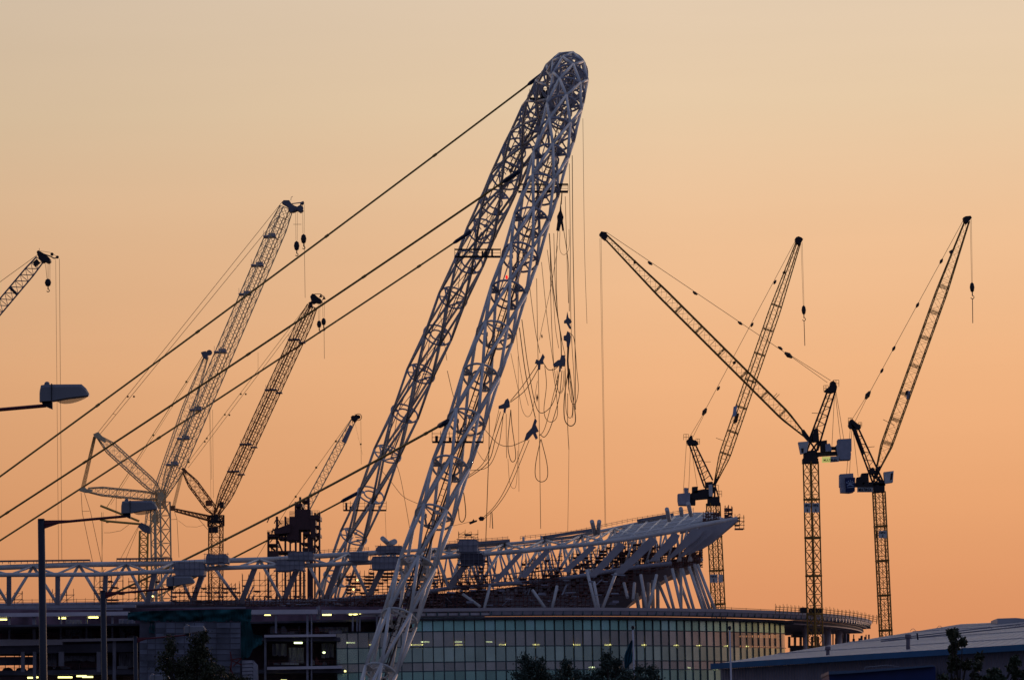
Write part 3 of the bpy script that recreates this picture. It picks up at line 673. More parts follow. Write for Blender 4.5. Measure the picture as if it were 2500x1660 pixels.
k.tube(P(734, 497, D-6), P(742, 494, D-6), .25, 6); k.pt([(712, 498, D-4), (735, 495, D-4)], .1); k.pt([(735, 495, D-4), (733, 506, D-4)], .15)
k.pt([(710, 490, D-4), (711, 482, D-4), (715, 480, D-4)], .06, n=4)
for x_, y_, r_ in ((733, 509, .62), (711, 512, .5), (738, 497, .35)): k.tube(P(x_, y_, D-6), P(x_, y_, D-2), r_, 12)
k.build('boom_head', 'dull_steel', gc)
hookblock(gc, 724, 518, 588, D-5); hookblock(gc, 741, 500, 571, D-5)
k = MB(); k.pt([(743, 592, D-5), (745, 727, D-5)], .05, n=4); k.pt([(716, 548, D-5), (736, 548, D-5)], .05, n=4); k.build('hoist_rope', 'rope', gc)
k = MB(); k.lattice(P(390, 1203, D), P(240, 1066, D-2), 2.0, [(0, .3), (.12, 1), (.8, 1), (1, .3)], bay=1.6, rc=.11, rb=.04, rot=radians(12)); k.ppoly([(227, 1060), (233, 1057), (240, 1054), (245, 1060), (258, 1073), (255, 1080), (245, 1074), (231, 1067)], D-3, 2); k.build('back_mast', 'crane_grey', gc)
k = MB(); k.lattice(P(388, 1213, D), P(215, 1196, D-2), 1.5, [(0, .5), (.15, 1), (.8, 1), (1, .5)], bay=1.3, rc=.11, rb=.04, rot=.1); k.ppoly([(192, 1197), (200, 1190), (207, 1189), (210, 1193), (225, 1194), (223, 1202), (205, 1201)], D-3, 2); k.build('rear_strut', 'crane_grey', gc)
k = MB()
for i in range(11):
    f_ = i/10
    for dz in (-.5, .5): k.pt([(228+7*f_, 1065, D-2+dz), (197+10*f_, 1193, D-2+dz)], .035, n=4)
k.build('luffing_rope', 'rope', gc)
k = MB(); k.pt([(238, 1057, D-2), (690, 492, D-4)], .055, n=4); k.pt([(244, 1060, D-1), (678, 530, D-3)], .055, n=4)
for x_, y_ in ((312, 968), (327, 968)): k.ball(P(x_, y_, D-2), .22, 6)
k.pt([(275, 1010, D-2), (283, 1012, D-2)], .05, n=4)
k.pt([(198, 1202), (201, 1252), (226, 1370), (235, 1420)], .06, D, 4); k.pt([(206, 1203), (221, 1249), (247, 1370), (258, 1420)], .06, D, 4); k.pt([(201, 1248), (219, 1247)], .05, D, 4)
k.pt([(284, 1212), (283, 1270)], .05, D, 4); k.pt([(284, 1216), (297, 1217)], .05, D, 4); k.build('pendant_line', 'crane_rust', gc)
k = MB(); k.ppoly([(386, 1203), (396, 1200), (402, 1210), (398, 1222), (388, 1222)], D-1, 2); k.ppoly([(372, 1256), (385, 1246), (387, 1272), (378, 1280), (370, 1272)], D-1.5, 3); k.lattice(P(392, 1240, D), P(392, 1196, D), 1.5, bay=.9, rc=.12, rb=.08, rot=.4)
k.pt([(402, 1200), (403, 1230), (415, 1262)], .15, D); k.pt([(375, 1215), (378, 1250)], .2, D); k.build('machinery_deck', 'crane_grey', gc)
# b) small grey crane behind
D = 930
sc_ = thing('boom_crane', 'slender crane partly hidden behind the tall pale grey boom, with thin olive struts', 'crane', base_of(P(345, 1300, D)), LG)
k = MB(); k.lattice(P(357, 1292, D), P(503, 872, D), 2.1, [(0, .3), (.1, 1), (.7, 1), (1, .35)], bay=1.9, rc=.09, rb=.03, rot=.3); k.build('boom', 'crane_grey', sc_)
k = MB(); k.ppoly([(490, 860), (496, 858), (502, 857), (508, 862), (507, 872), (503, 877), (495, 872)], D-1, 2); k.tube(P(511, 861, D-.5), P(511, 861, D+.5), .55, 14)
k.path([P(511+6.5*cos(i*pi/8), 861+6.5*sin(i*pi/8), D) for i in range(16)], .05, 4, True); k.build('boom_head', 'dull_steel', sc_)
k = MB(); k.pt([(494, 870), (258, 1242)], .07, D, 4); k.pt([(497, 872), (270, 1232)], .04, D, 4); k.pt([(405, 1140), (490, 960)], .03, D, 4)
for x_, y_ in ((455, 932), (419, 990), (374, 1062), (332, 1130)): k.ball(P(x_, y_, D), .25, 6)
k.pt([(248, 1250), (250, 1420)], .06, D, 4); k.pt([(252, 1250), (247, 1420)], .04, D, 4); k.pt([(341, 1278), (295, 1362)], .05, D, 4); k.pt([(341, 1280), (308, 1362)], .05, D, 4); k.pt([(254, 1300), (268, 1300), (295, 1295), (315, 1280)], .05, D, 4)
k.pt([(510, 870), (513, 1000), (517, 1170)], .035, D, 4); k.build('pendant_line', 'crane_olive', sc_)
k = MB(); k.pt([(245, 1234), (340, 1272)], .22, D); k.build('rear_strut', 'crane_olive', sc_)
k = MB(); k.pt([(244, 1268), (262, 1272), (343, 1279)], .22, D); k.pt([(262, 1270), (262, 1276)], .3, D); k.build('rear_strut', 'crane_olive', sc_)
k = MB(); tw = P(351, 1296, D); k.lattice(V((tw.x-2, D, 0)), tw, 1.6, bay=1.4, rc=.2, rb=.06, rot=.1); k.build('tower', 'crane_olive', sc_)
k = MB(); k.ppoly([(336, 1285), (345, 1275), (362, 1283), (370, 1290), (366, 1302), (350, 1298)], D-1, 2); k.build('machinery_deck', 'dull_steel', sc_)
# c) brown crane
D = 890
bc = thing('boom_crane', 'rust brown lattice crane between the tall pale crane and the dark steel tower', 'crane', base_of(P(527, 1270, D)), LG)
a_ = P(527, 1258, D); b_ = P(762, 748, D-4)
k = MB(); k.lattice(a_, b_, 2.25, [(0, .35), (.1, 1), (.92, 1), (1, .7)], bay=1.75, rc=.1, rb=.045, rot=radians(22)); dd = (b_-a_).normalized(); e_ = V((0, 1, 0)).cross(dd).normalized()
k.tube(a_+e_*-.3, b_+e_*-.3, .15, 5); k.tube(a_+e_*.2, b_+e_*.2, .08, 5); k.build('boom', 'crane_rust', bc)
for f_ in (.21, .34, .6, .84):
    q = a_.lerp(b_, f_); c_ = MB(); c_.box(q-V((.5, 0, 0)), (2.3, 2.8, .2)); c_.box(q+V((1.0, 0, -.6)), (1.3, 2.4, .15))
    for x_ in (-1.4, -.5, .4): c_.tube(q+V((x_, -1.3, 0)), q+V((x_, -1.3, .9)), .04, 4)
    c_.build('boom_platform', 'dull_steel', bc)
k = MB(); k.ppoly([(757, 724), (762, 717), (768, 718), (775, 725), (783, 730), (786, 735), (780, 739), (770, 737), (764, 740), (760, 735)], D-5.5, 3); k.ppoly([(755, 738), (763, 734), (762, 750), (752, 748)], D-5, 2)
for x_, y_ in ((783, 722), (791, 727)): k.ppoly([(x_-4, y_+4), (x_, y_-5), (x_+4, y_+3)], D-5, .6)
k.pt([(768, 718, D-4), (783, 718, D-4), (792, 726, D-4), (785, 735, D-4)], .08, n=4); k.build('boom_head', 'black_steel', bc)
for x_, y0, y1 in ((779, 738, 782), (790, 735, 776)): hookblock(bc, x_, y0, y1, D-5, .45, .75)
k = MB(); k.pt([(791, 795, D-5), (792, 876, D-5)], .05, n=4); k.build('hoist_rope', 'rope', bc)
k = MB(); k.lattice(P(524, 1252, D), P(450, 1152, D-1), 1.7, [(0, .5), (.15, 1), (.75, 1), (1, .35)], bay=1.4, rc=.1, rb=.045, rot=.2); k.ppoly([(442, 1145), (447, 1141), (454, 1146), (458, 1152), (450, 1154)], D-2, 2); k.box(P(510, 1228, D), (1.2, 1, 1)); k.build('back_mast', 'crane_rust', bc)
k = MB(); k.lattice(P(515, 1266, D), P(428, 1245, D-1), .9, [(0, 1), (1, .5)], bay=.8, rc=.12, rb=.06, rot=.1); k.pbox(416, 1234, 427, 1245, D-2, 2); k.build('rear_strut', 'crane_rust', bc)
k = MB()
for i in range(7):
    for dz in (-.4, .4): k.pt([(441+i*1.2, 1152, D-1+dz), (420+i*1.2, 1238, D-1+dz)], .035, n=4)
k.build('luffing_rope', 'rope', bc)
k = MB(); k.pt([(452, 1138, D-1), (755, 738, D-4)], .045, n=4); k.pt([(459, 1142, D), (758, 745, D-3)], .045, n=4)
for x_, y_ in ((461, 1128), (505, 1070), (549, 1012), (588, 962), (500, 1078), (560, 1013), (600, 962)): k.ball(P(x_, y_, D-1), .2, 6)
k.pt([(425, 1246), (432, 1266), (437, 1360)], .05, D, 4); k.pt([(484, 1265), (507, 1292)], .06, D, 4); k.pt([(417, 1268), (432, 1267)], .05, D, 4); k.pt([(435, 1270), (455, 1285), (480, 1286), (500, 1280)], .035, D, 4)
k.pt([(630, 860), (630, 915)], .03, D, 4); k.pt([(521, 1215), (519, 1000)], .035, D, 4); k.pt([(515, 1215), (511, 990)], .03, D, 4)
k.build('pendant_line', 'cable', bc)
k = MB(); tw = P(527, 1262, D); k.lattice(V((tw.x-1.2, D, 0)), tw, 2.2, bay=1.9, rc=.12, rb=.05, rot=radians(20)); k.build('tower', 'crane_rust', bc)
k = MB(); k.ppoly([(514, 1262), (528, 1254), (534, 1262), (532, 1270), (516, 1270)], D-1.3, 2.6); k.pbox(512, 1272, 542, 1275, D-1.5, 2.6); k.lattice(P(527, 1284, D), P(527, 1258, D), 2.4, bay=1.1, rc=.12, rb=.08, rot=.4); k.pbox(508, 1286, 532, 1299, D-1.5, 2); k.pbox(536, 1225, 546, 1238, D-1, 2); k.build('machinery_deck', 'black_steel', bc)
# d) small crane behind the dark tower
D = 930
lc = thing('boom_crane', 'small thin lattice crane with a round sheave, rising behind the dark steel tower', 'crane', base_of(P(705, 1320, D)), LG)
k = MB(); k.lattice(P(704, 1322, D), P(864, 1024, D), 1.45, [(0, 1), (.8, 1), (1, .55)], bay=1.3, rc=.1, rb=.035, rot=.1); k.build('boom', 'crane_grey', lc)
k = MB(); k.ppoly([(854, 1037), (861, 1041), (844, 1081), (834, 1077)], D-.9, 1.8); k.build('walkway_panel', 'sheeting', lc)
k = MB(); k.ppoly([(856, 1018), (860, 1014), (867, 1014), (872, 1012), (874, 1020), (870, 1026), (866, 1031), (858, 1024)], D-1, 2); k.tube(P(875, 1018, D-.4), P(875, 1018, D+.4), .42, 12)
k.path([P(875+8*cos(i*pi/9), 1018+8*sin(i*pi/9), D) for i in range(18)], .07, 4, True); k.pt([(867, 1010), (868, 1030)], .07, D, 4); k.build('boom_head', 'black_steel', lc)
k = MB(); k.pt([(858, 1022), (705, 1235), (625, 1365)], .055, D, 4)
for x_, y_ in ((820, 1077), (772, 1141), (722, 1212)): k.ball(P(x_, y_, D), .25, 6)
k.pt([(881, 1026), (882, 1133)], .04, D, 4); k.ball(P(881, 1084, D), .2, 6); k.pt([(866, 1030), (885, 1110)], .02, D, 4); k.build('pendant_line', 'cable', lc)
# e) crane at the left edge
D = 880
fc = thing('boom_crane', 'dark lattice boom reaching in at the left edge of the picture with one large hook', 'crane', base_of(P(-420, 1250, D)), LG)
k = MB(); k.lattice(P(-420, 1248, D), P(97, 634, D), 2.0, [(0, .4), (.1, 1), (.95, 1), (1, .8)], bay=1.5, rc=.12, rb=.06, rot=.12); k.build('boom', 'dull_steel', fc)
k = MB(); k.ppoly([(90, 618), (92, 612), (97, 613), (112, 622), (121, 630), (122, 637), (116, 641), (108, 637), (103, 640), (95, 633)], D-1.5, 3)
for x_, y_, r_ in ((127, 621, .32), (140, 628, .3), (118, 636, .4), (94, 616, .35)): k.tube(P(x_, y_, D-1), P(x_, y_, D+1), r_, 12)
k.pt([(105, 620), (123, 626), (132, 631), (141, 629)], .12, D, 5); k.pt([(96, 612), (96, 606)], .05, D, 4); k.pt([(98, 613), (125, 617), (141, 628)], .04, D, 4)
k.ppoly([(80, 640), (90, 632), (96, 640), (84, 650)], D-1, 2); k.ppoly([(20, 703), (28, 700), (40, 715), (36, 718)], D-1, 2); k.build('boom_head', 'black_steel', fc)
k = MB(); k.pt([(92, 622), (-300, 905)], .06, D, 4); k.pt([(136, 634), (143, 1370)], .04, D, 4); k.pt([(145, 632), (151, 1370)], .05, D, 4); k.pt([(110, 640), (115, 682)], .04, D, 4); k.pt([(122, 640), (122, 682)], .04, D, 4); k.build('hoist_rope', 'rope', fc)
hookblock(fc, 117, 641, 680, D, .62, .8)
# f) dark temporary tower
D = 875
dt = thing('steel_tower', 'dark stepped temporary steel tower of columns and platforms behind the roof truss', 'steel tower', base_of(P(715, 1400, D)))
def z4(x, y): return (620+x/6.947, 1200+y/6.947)
k = MB()
for x0, x1, y0 in ((225, 260, 680), (370, 405, 420), (515, 545, 420), (690, 722, 170), (765, 800, 90), (905, 945, 90), (1018, 1046, 360), (1095, 1125, 345), (830, 860, 700), (600, 625, 700), (925, 1000, 730)):
    a = z4(x0, y0); b = z4(x1, 6200); k.pbox(a[0], a[1], b[0], b[1], D-1+rnd.random(), 1.2)
    if x0 in (225, 370, 1018, 905): k.pbox(a[0], a[1]+3, b[0], b[1], D+7, 1.0)
    k.build('column', 'tower_brown', dt); k = MB()
k = MB()
for x0, y0, x1, y1 in ((225, 715, 420, 765), (405, 760, 620, 795), (240, 880, 400, 905), (235, 1000, 700, 1035), (600, 420, 960, 640), (690, 300, 960, 470), (690, 200, 820, 250), (800, 140, 920, 165), (940, 395, 1120, 465), (960, 440, 1040, 780), (1030, 570, 1110, 600), (1020, 700, 1120, 745), (800, 860, 940, 890), (820, 950, 1040, 1000), (830, 680, 930, 720), (240, 1010, 420, 1200), (560, 620, 760, 820)):
    a = z4(x0, y0); b = z4(x1, y1); k.pbox(a[0], a[1], b[0], b[1], D-1.5+rnd.random()*.5, 9)
k.ppoly([z4(340, 640), z4(600, 545), z4(620, 545), z4(620, 690), z4(400, 720), z4(340, 700)], D-2, 9); k.build('deck', 'tower_brown', dt)
k = MB()
for i in range(26):
    a = z4(rnd.uniform(240, 1100), rnd.uniform(420, 1000)); b = (a[0]+rnd.uniform(-14, 14), a[1]+rnd.uniform(8, 26)); k.pt([a, b], .12, D, 4); k.build('brace', 'scaffold', dt); k = MB()
for q_ in ((z4(405, 830), z4(480, 1010)), (z4(240, 900), z4(360, 1000)), (z4(1120, 770), z4(1040, 850)), (z4(1040, 900), z4(1110, 1000)), (z4(860, 800), z4(930, 740))): k = MB(); k.pt(q_, .18, D); k.build('brace', 'scaffold', dt)
k = MB()
k.pt([z4(405, 830), z4(480, 1010)], .25, D); k.pt([z4(240, 900), z4(360, 1000)], .12, D); k.pt([z4(1120, 770), z4(1040, 850)], .12, D); k.pt([z4(1040, 900), z4(1110, 1000)], .12, D)
k.pt([z4(860, 800), z4(930, 740)], .2, D); pass
k = MB()
for x0, x1, ya, yb, yb2 in ((225, 345, 660, 715, 715), (410, 500, 490, 590, 560), (550, 600, 450, 560, 540), (605, 690, 335, 420, 400), (965, 1110, 320, 400, 395)):
    for i in range(6):
        x = x0+(x1-x0)*i/5; k.pt([z4(x, ya), z4(x, yb)], .04, D, 4)
    for f_ in (0, .5): k.pt([z4(x0, ya+(yb-ya)*f_), z4(x1, ya+(yb2-ya)*f_)], .04, D, 4)
k.build('handrail', 'scaffold', dt)

# ------------------------------------------------------------------ stadium
FX0 = P(690, 1500, 750).x; FR = 98.5; FB = 114.0; FD = 750.0; LEAN = radians(14)
def plan(u, off=0):
    if u < 0: return V((FX0+u*cos(LEAN)-off*sin(LEAN), FD+u*sin(LEAN)-off*cos(LEAN)*1.0, 0)) if False else V((FX0+u*cos(LEAN*min(1, -u/30)), FD-abs(u)*sin(LEAN*min(1, -u/30))-off, 0))
    ph = u/FR; return V((FX0+(FR+off)*sin(ph), FD+FB-(FB+off)*cos(ph), 0))
def u_of_px(x, y=1500):
    lo, hi = -90, 150
    for _ in range(40):
        md = (lo+hi)/2; p = plan(md)
        d = p-CAM; d.z = 30; vx = 1250+F*(d.dot(RT))/d.dot(FW)
        if vx < x: lo = md
        else: hi = md
    return lo
def z_of(y, x=1300):
    u = u_of_px(x); p = plan(u); D_ = p.y; return P(x, y, D_).z
ZT = P(1300, 1483, plan(u_of_px(1300), 3.6).y).z; Z0 = z_of(1494); Z1 = z_of(1505); Z2 = z_of(1538.5); Z3 = z_of(1576); Z4 = z_of(1613); Z5 = z_of(1630); Z6 = z_of(1668); Z7 = z_of(1740)
st = thing('stadium', 'unfinished stadium with curved glass front, white roof truss and open concrete floors', 'stadium', V((FX0, 790, 0)))
def band(name, mt, u0, u1, z0, z1, off0, off1, th=.4, step=2.0, top=True):
    m_ = MB(); n = max(2, int((u1-u0)/step)); ring = []
    for i in range(n+1):
        u = u0+(u1-u0)*i/n; a = plan(u, off0); b = plan(u, off1)
        ring.append([V((a.x, a.y, z0)), V((b.x, b.y, z1)), V((plan(u, off1-th).x, plan(u, off1-th).y, z1)), V((plan(u, off0-th).x, plan(u, off0-th).y, z0))])
    for r0, r1 in zip(ring, ring[1:]):
        for j in range(4): m_.quad(r0[j], r1[j], r1[(j+1) % 4], r0[(j+1) % 4])
    m_.add(ring[0], [[0, 1, 2, 3]]); m_.add(ring[-1], [[3, 2, 1, 0]])
    return m_.build(name, mt, st)
UE = 1.52*FR
uG0 = u_of_px(1005); uG1 = u_of_px(1915); uL0 = u_of_px(820)
band('parapet', 'parapet', u_of_px(920), UE, ZT-.5, ZT, 3.4, 3.6, 2.0)
band('parapet', 'fascia', u_of_px(1180), UE, ZT-1.1, ZT-.505, 3.1, 3.3, 1.5)
band('roof_edge', 'parapet', u_of_px(870), UE, Z0-.1, ZT-1.11, 2.9, 2.95, 1.0)
band('fascia', 'fascia', u_of_px(980), UE-4, Z1+.02, Z0-.12, 2.6, 2.7, .8)
band('rim_wall', 'fascia', u_of_px(985), UE-6, Z1+.05, ZT-1.82, -1.2, -1.2, .4)
band('roof_deck', 'dark_concrete', u_of_px(-60), UE-2, ZT-1.8, ZT-1.5, 2.0, 2.0, 60, 4)
# mullions and transoms
MS = 1.735
u = uL0; us = []
while u < uG1: us.append(u); u += MS
for u in us:
    zt = Z1 if u >= uG0 else Z2
    a = plan(u, .12); d = (plan(u+.1)-plan(u)).normalized(); n_ = V((d.y, -d.x, 0)); mm = MB()
    mm.box((a.x, a.y, (zt+Z7)/2), (.1, .12, zt-Z7), (d, n_, V((0, 0, 1)))); mm.build('mullion', 'mullion', st)
for z, ua in ((Z1, uG0), (Z2, uL0), (Z3, uL0), (Z4, uL0), (Z5-.3, uL0)):
    n = 60; pts = [plan(ua+(uG1-ua)*i/n, .1) for i in range(n+1)]; mm = MB()
    for a, b in zip(pts, pts[1:]):
        d = (b-a).normalized(); mm.beam(V((a.x, a.y, z)), V((b.x, b.y, z)), .11, .12, side=V((d.y, -d.x, 0)))
    mm.build('transom', 'mullion', st)
mm = MB(); u = uG0
while u < UE-1:   # little fins under the parapet
    a = plan(u, 3.15); d = (plan(u+.1)-plan(u)).normalized(); mm = MB(); mm.box((a.x, a.y, (Z0+ZT-1.2)/2), (.16, .3, ZT-1.2-Z0), (d, V((d.y, -d.x, 0)), V((0, 0, 1)))); u += MS; mm.build('rim_fin', 'mullion', st)
for (z0, z1, mt, ua) in ((Z2, Z1, 'glass_teal', uG0), (Z3, Z2, 'glass_brown', uL0), (Z4, Z3, 'glass_mid', uL0), (Z5-.3, Z4, 'glass_brown', uL0), (Z7, Z5-.3, 'glass_green', uL0)):
    m_ = MB(); us2 = [u for u in us if u >= ua-.5]+[uG1]
    for a, b in zip(us2, us2[1:]):
        j = rnd.uniform(-.012, .012); p = plan(a+.09, 0); q = plan(b-.09, j)
        m_.quad(V((p.x, p.y, z0+.08)), V((q.x, q.y, z0+.08)), V((q.x, q.y, z1-.08)), V((p.x, p.y, z1-.08)))
    go_ = m_.build('glass_row', mt, st)
    for vv in (.82, .91, 1.08, 1.18): go_.data.materials.append(variant(mt, vv))
    for f in go_.data.polygons: f.material_index = rnd.choice((0, 0, 0, 1, 2, 2, 3, 4))
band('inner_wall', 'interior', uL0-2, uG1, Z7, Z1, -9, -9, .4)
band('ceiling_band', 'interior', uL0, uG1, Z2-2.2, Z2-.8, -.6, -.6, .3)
band('blind_band', 'tan_blind', u_of_px(1010), uG1, Z4+.3, Z3-.4, -1.2, -1.2, .1)
band('floor_slab', 'concrete', uL0, uG1, Z3-.35, Z3-.05, -.35, -.35, 8)
band('floor_slab', 'concrete', uL0, uG1, Z5-.5, Z5-.1, -.35, -.35, 8)
# end bay beyond the glass: slabs, round columns
for x_ in (1922, 1985, 2040, 2067, 2092, 2108, 2120):
    u = u_of_px(x_); a = plan(u, -1.5 if x_ != 2108 else -5); k = MB(); k.tube(V((a.x, a.y, 0)), V((a.x, a.y, Z1)), .62 if x_ > 2000 else .5, 16); k.build('column', 'parapet', st)
band('soffit', 'fascia', uG1, UE-3, Z1-.7, Z1, 1.8, 1.9, 14)
band('floor_slab', 'dark_concrete', uG1+2, UE-8, Z3-2.6, Z3-2.2, -3, -3, 12)
k = MB()
for i in range(22):
    x_ = rnd.uniform(2020, 2120); h = rnd.uniform(15, 32); wd = rnd.uniform(2, 7); k.pbox(x_, 1590-h-rnd.uniform(10, 16), x_+wd, 1620, 850, .6)
k.pbox(1935, 1545, 1975, 1553, 838, 5); k.pbox(1945, 1530, 2010, 1546, 845, 3); k.pbox(1930, 1575, 2010, 1640, 846, 3)
for i in range(6): k.pbox(1925+i*14, 1553, 1930+i*14, 1580, 847, 2)
k.build('seating_end', 'dull_steel', st)
# open floors on the left -------------------------------------------------
LD = 748
def lb(name, mt, x0, y0, x1, y1, D=LD, th=1): k = MB(); k.pbox(x0, y0, x1, y1, D, th); return k.build(name, mt, st)
def sp(name, mt, pl, D, th): k = MB(); k.ppoly(pl, D, th); k.build(name, mt, st)
for pl in ([(-70, 1497), (315, 1492), (315, 1501), (-70, 1506)], [(612, 1488), (775, 1487), (775, 1498), (612, 1499)], [(785, 1488), (930, 1488), (930, 1496), (785, 1498)]): sp('roof_edge', 'parapet', pl, LD-1, 2)
for pl in ([(-70, 1560), (152, 1560), (152, 1573), (-70, 1577)], [(152, 1559), (340, 1556), (340, 1562), (152, 1566)], [(645, 1549), (820, 1547), (820, 1553), (645, 1555)], [(652, 1627), (835, 1624), (835, 1631), (652, 1634)]): sp('floor_beam', 'parapet', pl, LD-1, 2)
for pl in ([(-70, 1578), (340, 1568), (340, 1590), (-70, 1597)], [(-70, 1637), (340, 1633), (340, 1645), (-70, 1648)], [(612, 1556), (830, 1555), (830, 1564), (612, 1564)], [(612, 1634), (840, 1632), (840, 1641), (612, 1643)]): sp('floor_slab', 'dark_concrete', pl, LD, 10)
sp('floor_slab', 'dark_concrete', [(-70, 1603), (90, 1602), (90, 1622), (-70, 1624)], LD+2, 1)
for x_, y_ in ((-30, 1636), (5, 1636), (38, 1636), (66, 1636)): sp('stored_goods', 'dark_concrete', [(x_, y_), (x_+3, y_-5), (x_+16, y_-8), (x_+24, y_-4), (x_+26, y_)], LD+6, 1)
for x_ in (-8, 12, 34, 46, 68): lb('column', 'dull_steel', x_, 1590, x_+1.6, 1640, LD+9, .3)
for y_ in (1599.5, 1629): lb('edge_rail', 'dull_steel', -40, y_, 84, y_+1, LD+9, .2)
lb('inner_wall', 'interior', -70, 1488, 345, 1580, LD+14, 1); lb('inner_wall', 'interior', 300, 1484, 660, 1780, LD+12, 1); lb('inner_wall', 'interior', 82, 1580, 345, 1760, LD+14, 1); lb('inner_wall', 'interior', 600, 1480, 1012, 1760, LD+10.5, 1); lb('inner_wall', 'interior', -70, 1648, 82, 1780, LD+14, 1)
for x0, x1, y0, y1 in ((20, 25, 1502, 1560), (79, 87, 1502, 1560), (146, 150, 1500, 1560), (209, 213, 1499, 1558), (272, 276, 1498, 1556), (51, 60, 1590, 1640), (80, 88, 1590, 1760), (143, 156, 1590, 1625), (236, 246, 1590, 1640), (275, 283, 1560, 1760), (748, 753, 1498, 1700), (759, 762, 1498, 1760), (645, 650, 1550, 1760), (671, 676, 1502, 1545), (859, 863, 1500, 1540), (870, 873, 1500, 1540), (876, 880, 1500, 1540), (918, 922, 1500, 1560), (772, 781, 1480, 1511)):
    lb('column', 'concrete', x0, y0, x1, y1, LD-.5+rnd.random()*.6, .8)
# goods, rails and sheets stored on the open floors
for i in range(56):
    left = i < 28
    x_ = rnd.uniform(90, 330) if left else rnd.uniform(655, 815); y_ = rnd.choice((1558, 1632)) if left else rnd.choice((1546, 1622))
    h = rnd.choice((3, 5, 6, 8, 14, 20)); wd = rnd.uniform(8, 34) if h < 10 else rnd.uniform(3, 14); D_ = LD+rnd.uniform(2, 8); k = MB()
    k.ppoly([(x_, y_), (x_+rnd.uniform(-1, 2), y_-h*rnd.uniform(.8, 1)), (x_+wd*.5, y_-h), (x_+wd, y_-h*rnd.uniform(.4, 1)), (x_+wd, y_)], D_, 1); k.build('stored_goods', rnd.choice(('concrete', 'red_paint', 'dull_steel', 'dark_concrete', 'sheeting')), st)
for x0, x1, y in ((-30, 80, 1560), (90, 205, 1558), (215, 330, 1556), (655, 745, 1547), (764, 818, 1547), (655, 745, 1623), (764, 830, 1623), (90, 235, 1632)):
    k = MB(); k.pt([(x0, y-12, LD-.2), (x1, y-12, LD-.2)], .035, n=4); k.pt([(x0, y-6, LD-.2), (x1, y-6, LD-.2)], .035, n=4)
    for i in range(8): k.pt([(x0+(x1-x0)*i/7, y, LD-.2), (x0+(x1-x0)*i/7, y-13, LD-.2)], .035, n=4)
    k.build('edge_rail', 'scaffold', st)
for x0, x1, y0, y1 in ((100, 138, 1590, 1626), (155, 232, 1600, 1612), (290, 335, 1592, 1628), (665, 700, 1570, 1600), (705, 742, 1580, 1618), (785, 815, 1570, 1605), (160, 200, 1512, 1552), (290, 330, 1510, 1546), (775, 850, 1530, 1542)):
    k = MB(); n_ = 8; top_ = [P(x0+(x1-x0)*i/n_, y0, LD+4+.3*sin(i*2.1)) for i in range(n_+1)]; bot_ = [P(x0+(x1-x0)*i/n_, y1+rnd.uniform(-2, 2), LD+4+.4*sin(i*2.1+1)) for i in range(n_+1)]
    k.add(top_+bot_, [[i, i+1, n_+2+i, n_+1+i] for i in range(n_)]); k.build('hanging_sheet', rnd.choice(('sheeting', 'concrete')), st)
# strip lights
def strip(x, y, wd, D, mt='lamp_strip'):
    k = MB(); a = P(x-wd/2, y, D); b = P(x+wd/2, y, D); k.tube(a, b, .13, 6); k.build('strip_light', mt, st)
for x, y, wd in ((8, 1510, 18), (152, 1507, 18), (228, 1505, 24), (653, 1498.5, 15), (798, 1498.5, 22), (856, 1497.5, 8), (867, 1497.5, 11), (879, 1496, 4), (74, 1652, 14), (90, 1651, 7), (159, 1651, 35), (199, 1648, 24), (214, 1650, 26), (840, 1636, 10), (693, 1659, 15)):
    strip(x, y+1.5, wd, LD+.3)
for x, y, wd in ((728, 1568.5, 20), (791, 1592, 6)): strip(x, y, wd, LD+.3, 'lamp_green')
def glass_strip(x, y, wd, mt='lamp_strip', back=1.2):
    u = u_of_px(x); p = plan(u, -back); q = plan(u+1, -back); d = (q-p).normalized(); z = P(x, y, p.y).z; L_ = wd/px(p.y)/max(.3, d.x)
    k = MB(); c = V((p.x, p.y, z)); k.tube(c-d*L_/2, c+d*L_/2, .11, 6); k.build('strip_light', mt, st)
for x, y, wd in ((856, 1568, 20), (1038, 1566, 20), (1120, 1566, 18), (1196, 1566, 14)): glass_strip(x, y, wd, 'lamp_green', .6)
for x, y, wd in ((1015, 1574, 36), (1119, 1574, 20), (1226, 1573.5, 16), (1309, 1573.5, 16), (1409, 1573.5, 16), (1485, 1573.5, 17), (1573, 1574, 11), (1652, 1575, 11), (1707, 1576, 11), (1774, 1577, 10), (1826, 1578, 8), (905, 1574, 8)): glass_strip(x, y-.8, wd, 'lamp_strip', .3)
for x, y, wd in ((1444, 1628, 14), (1682, 1629, 6), (1748, 1631, 11)): glass_strip(x, y, wd, 'lamp_green', .3)
for x, y, D_ in ((373, 1455, 776), (872.6, 1415.5, 776), (863, 1438, 776), (994, 1497, LD)):
    k = MB(); k.ball(P(x, y, D_), .16, 8); k.build('work_lamp', 'lamp_strip', st)

# roof truss -----------------------------------------------------------------
TD = 788
def interp(pts, x):
    for (a, b), (c, d) in zip(pts, pts[1:]):
        if x <= c: return b+(d-b)*(x-a)/(c-a)
    return pts[-1][1]
LE = [(-80, 1403), (235, 1402), (444, 1393), (516, 1387), (667, 1382), (761, 1379.5), (918, 1371.6), (1100, 1358.6), (1174, 1352.6), (1278, 1345), (1367, 1335), (1456, 1326), (1545, 1314), (1633, 1299), (1722, 1280), (1800, 1266)]
TE = [(-80, 1388), (183, 1378), (418, 1375), (555, 1368), (667, 1365), (761, 1358), (920, 1349), (1083, 1339), (1266, 1325), (1396, 1311), (1545, 1280), (1693, 1254), (1740, 1254)]
BE = [(-80, 1478), (250, 1474), (600, 1470), (800, 1465), (1000, 1450), (1100, 1435), (1300, 1420), (1400, 1408), (1560, 1383), (1640, 1375)]
def le_D(x): return TD if x < 900 else TD+(x-900)*.012
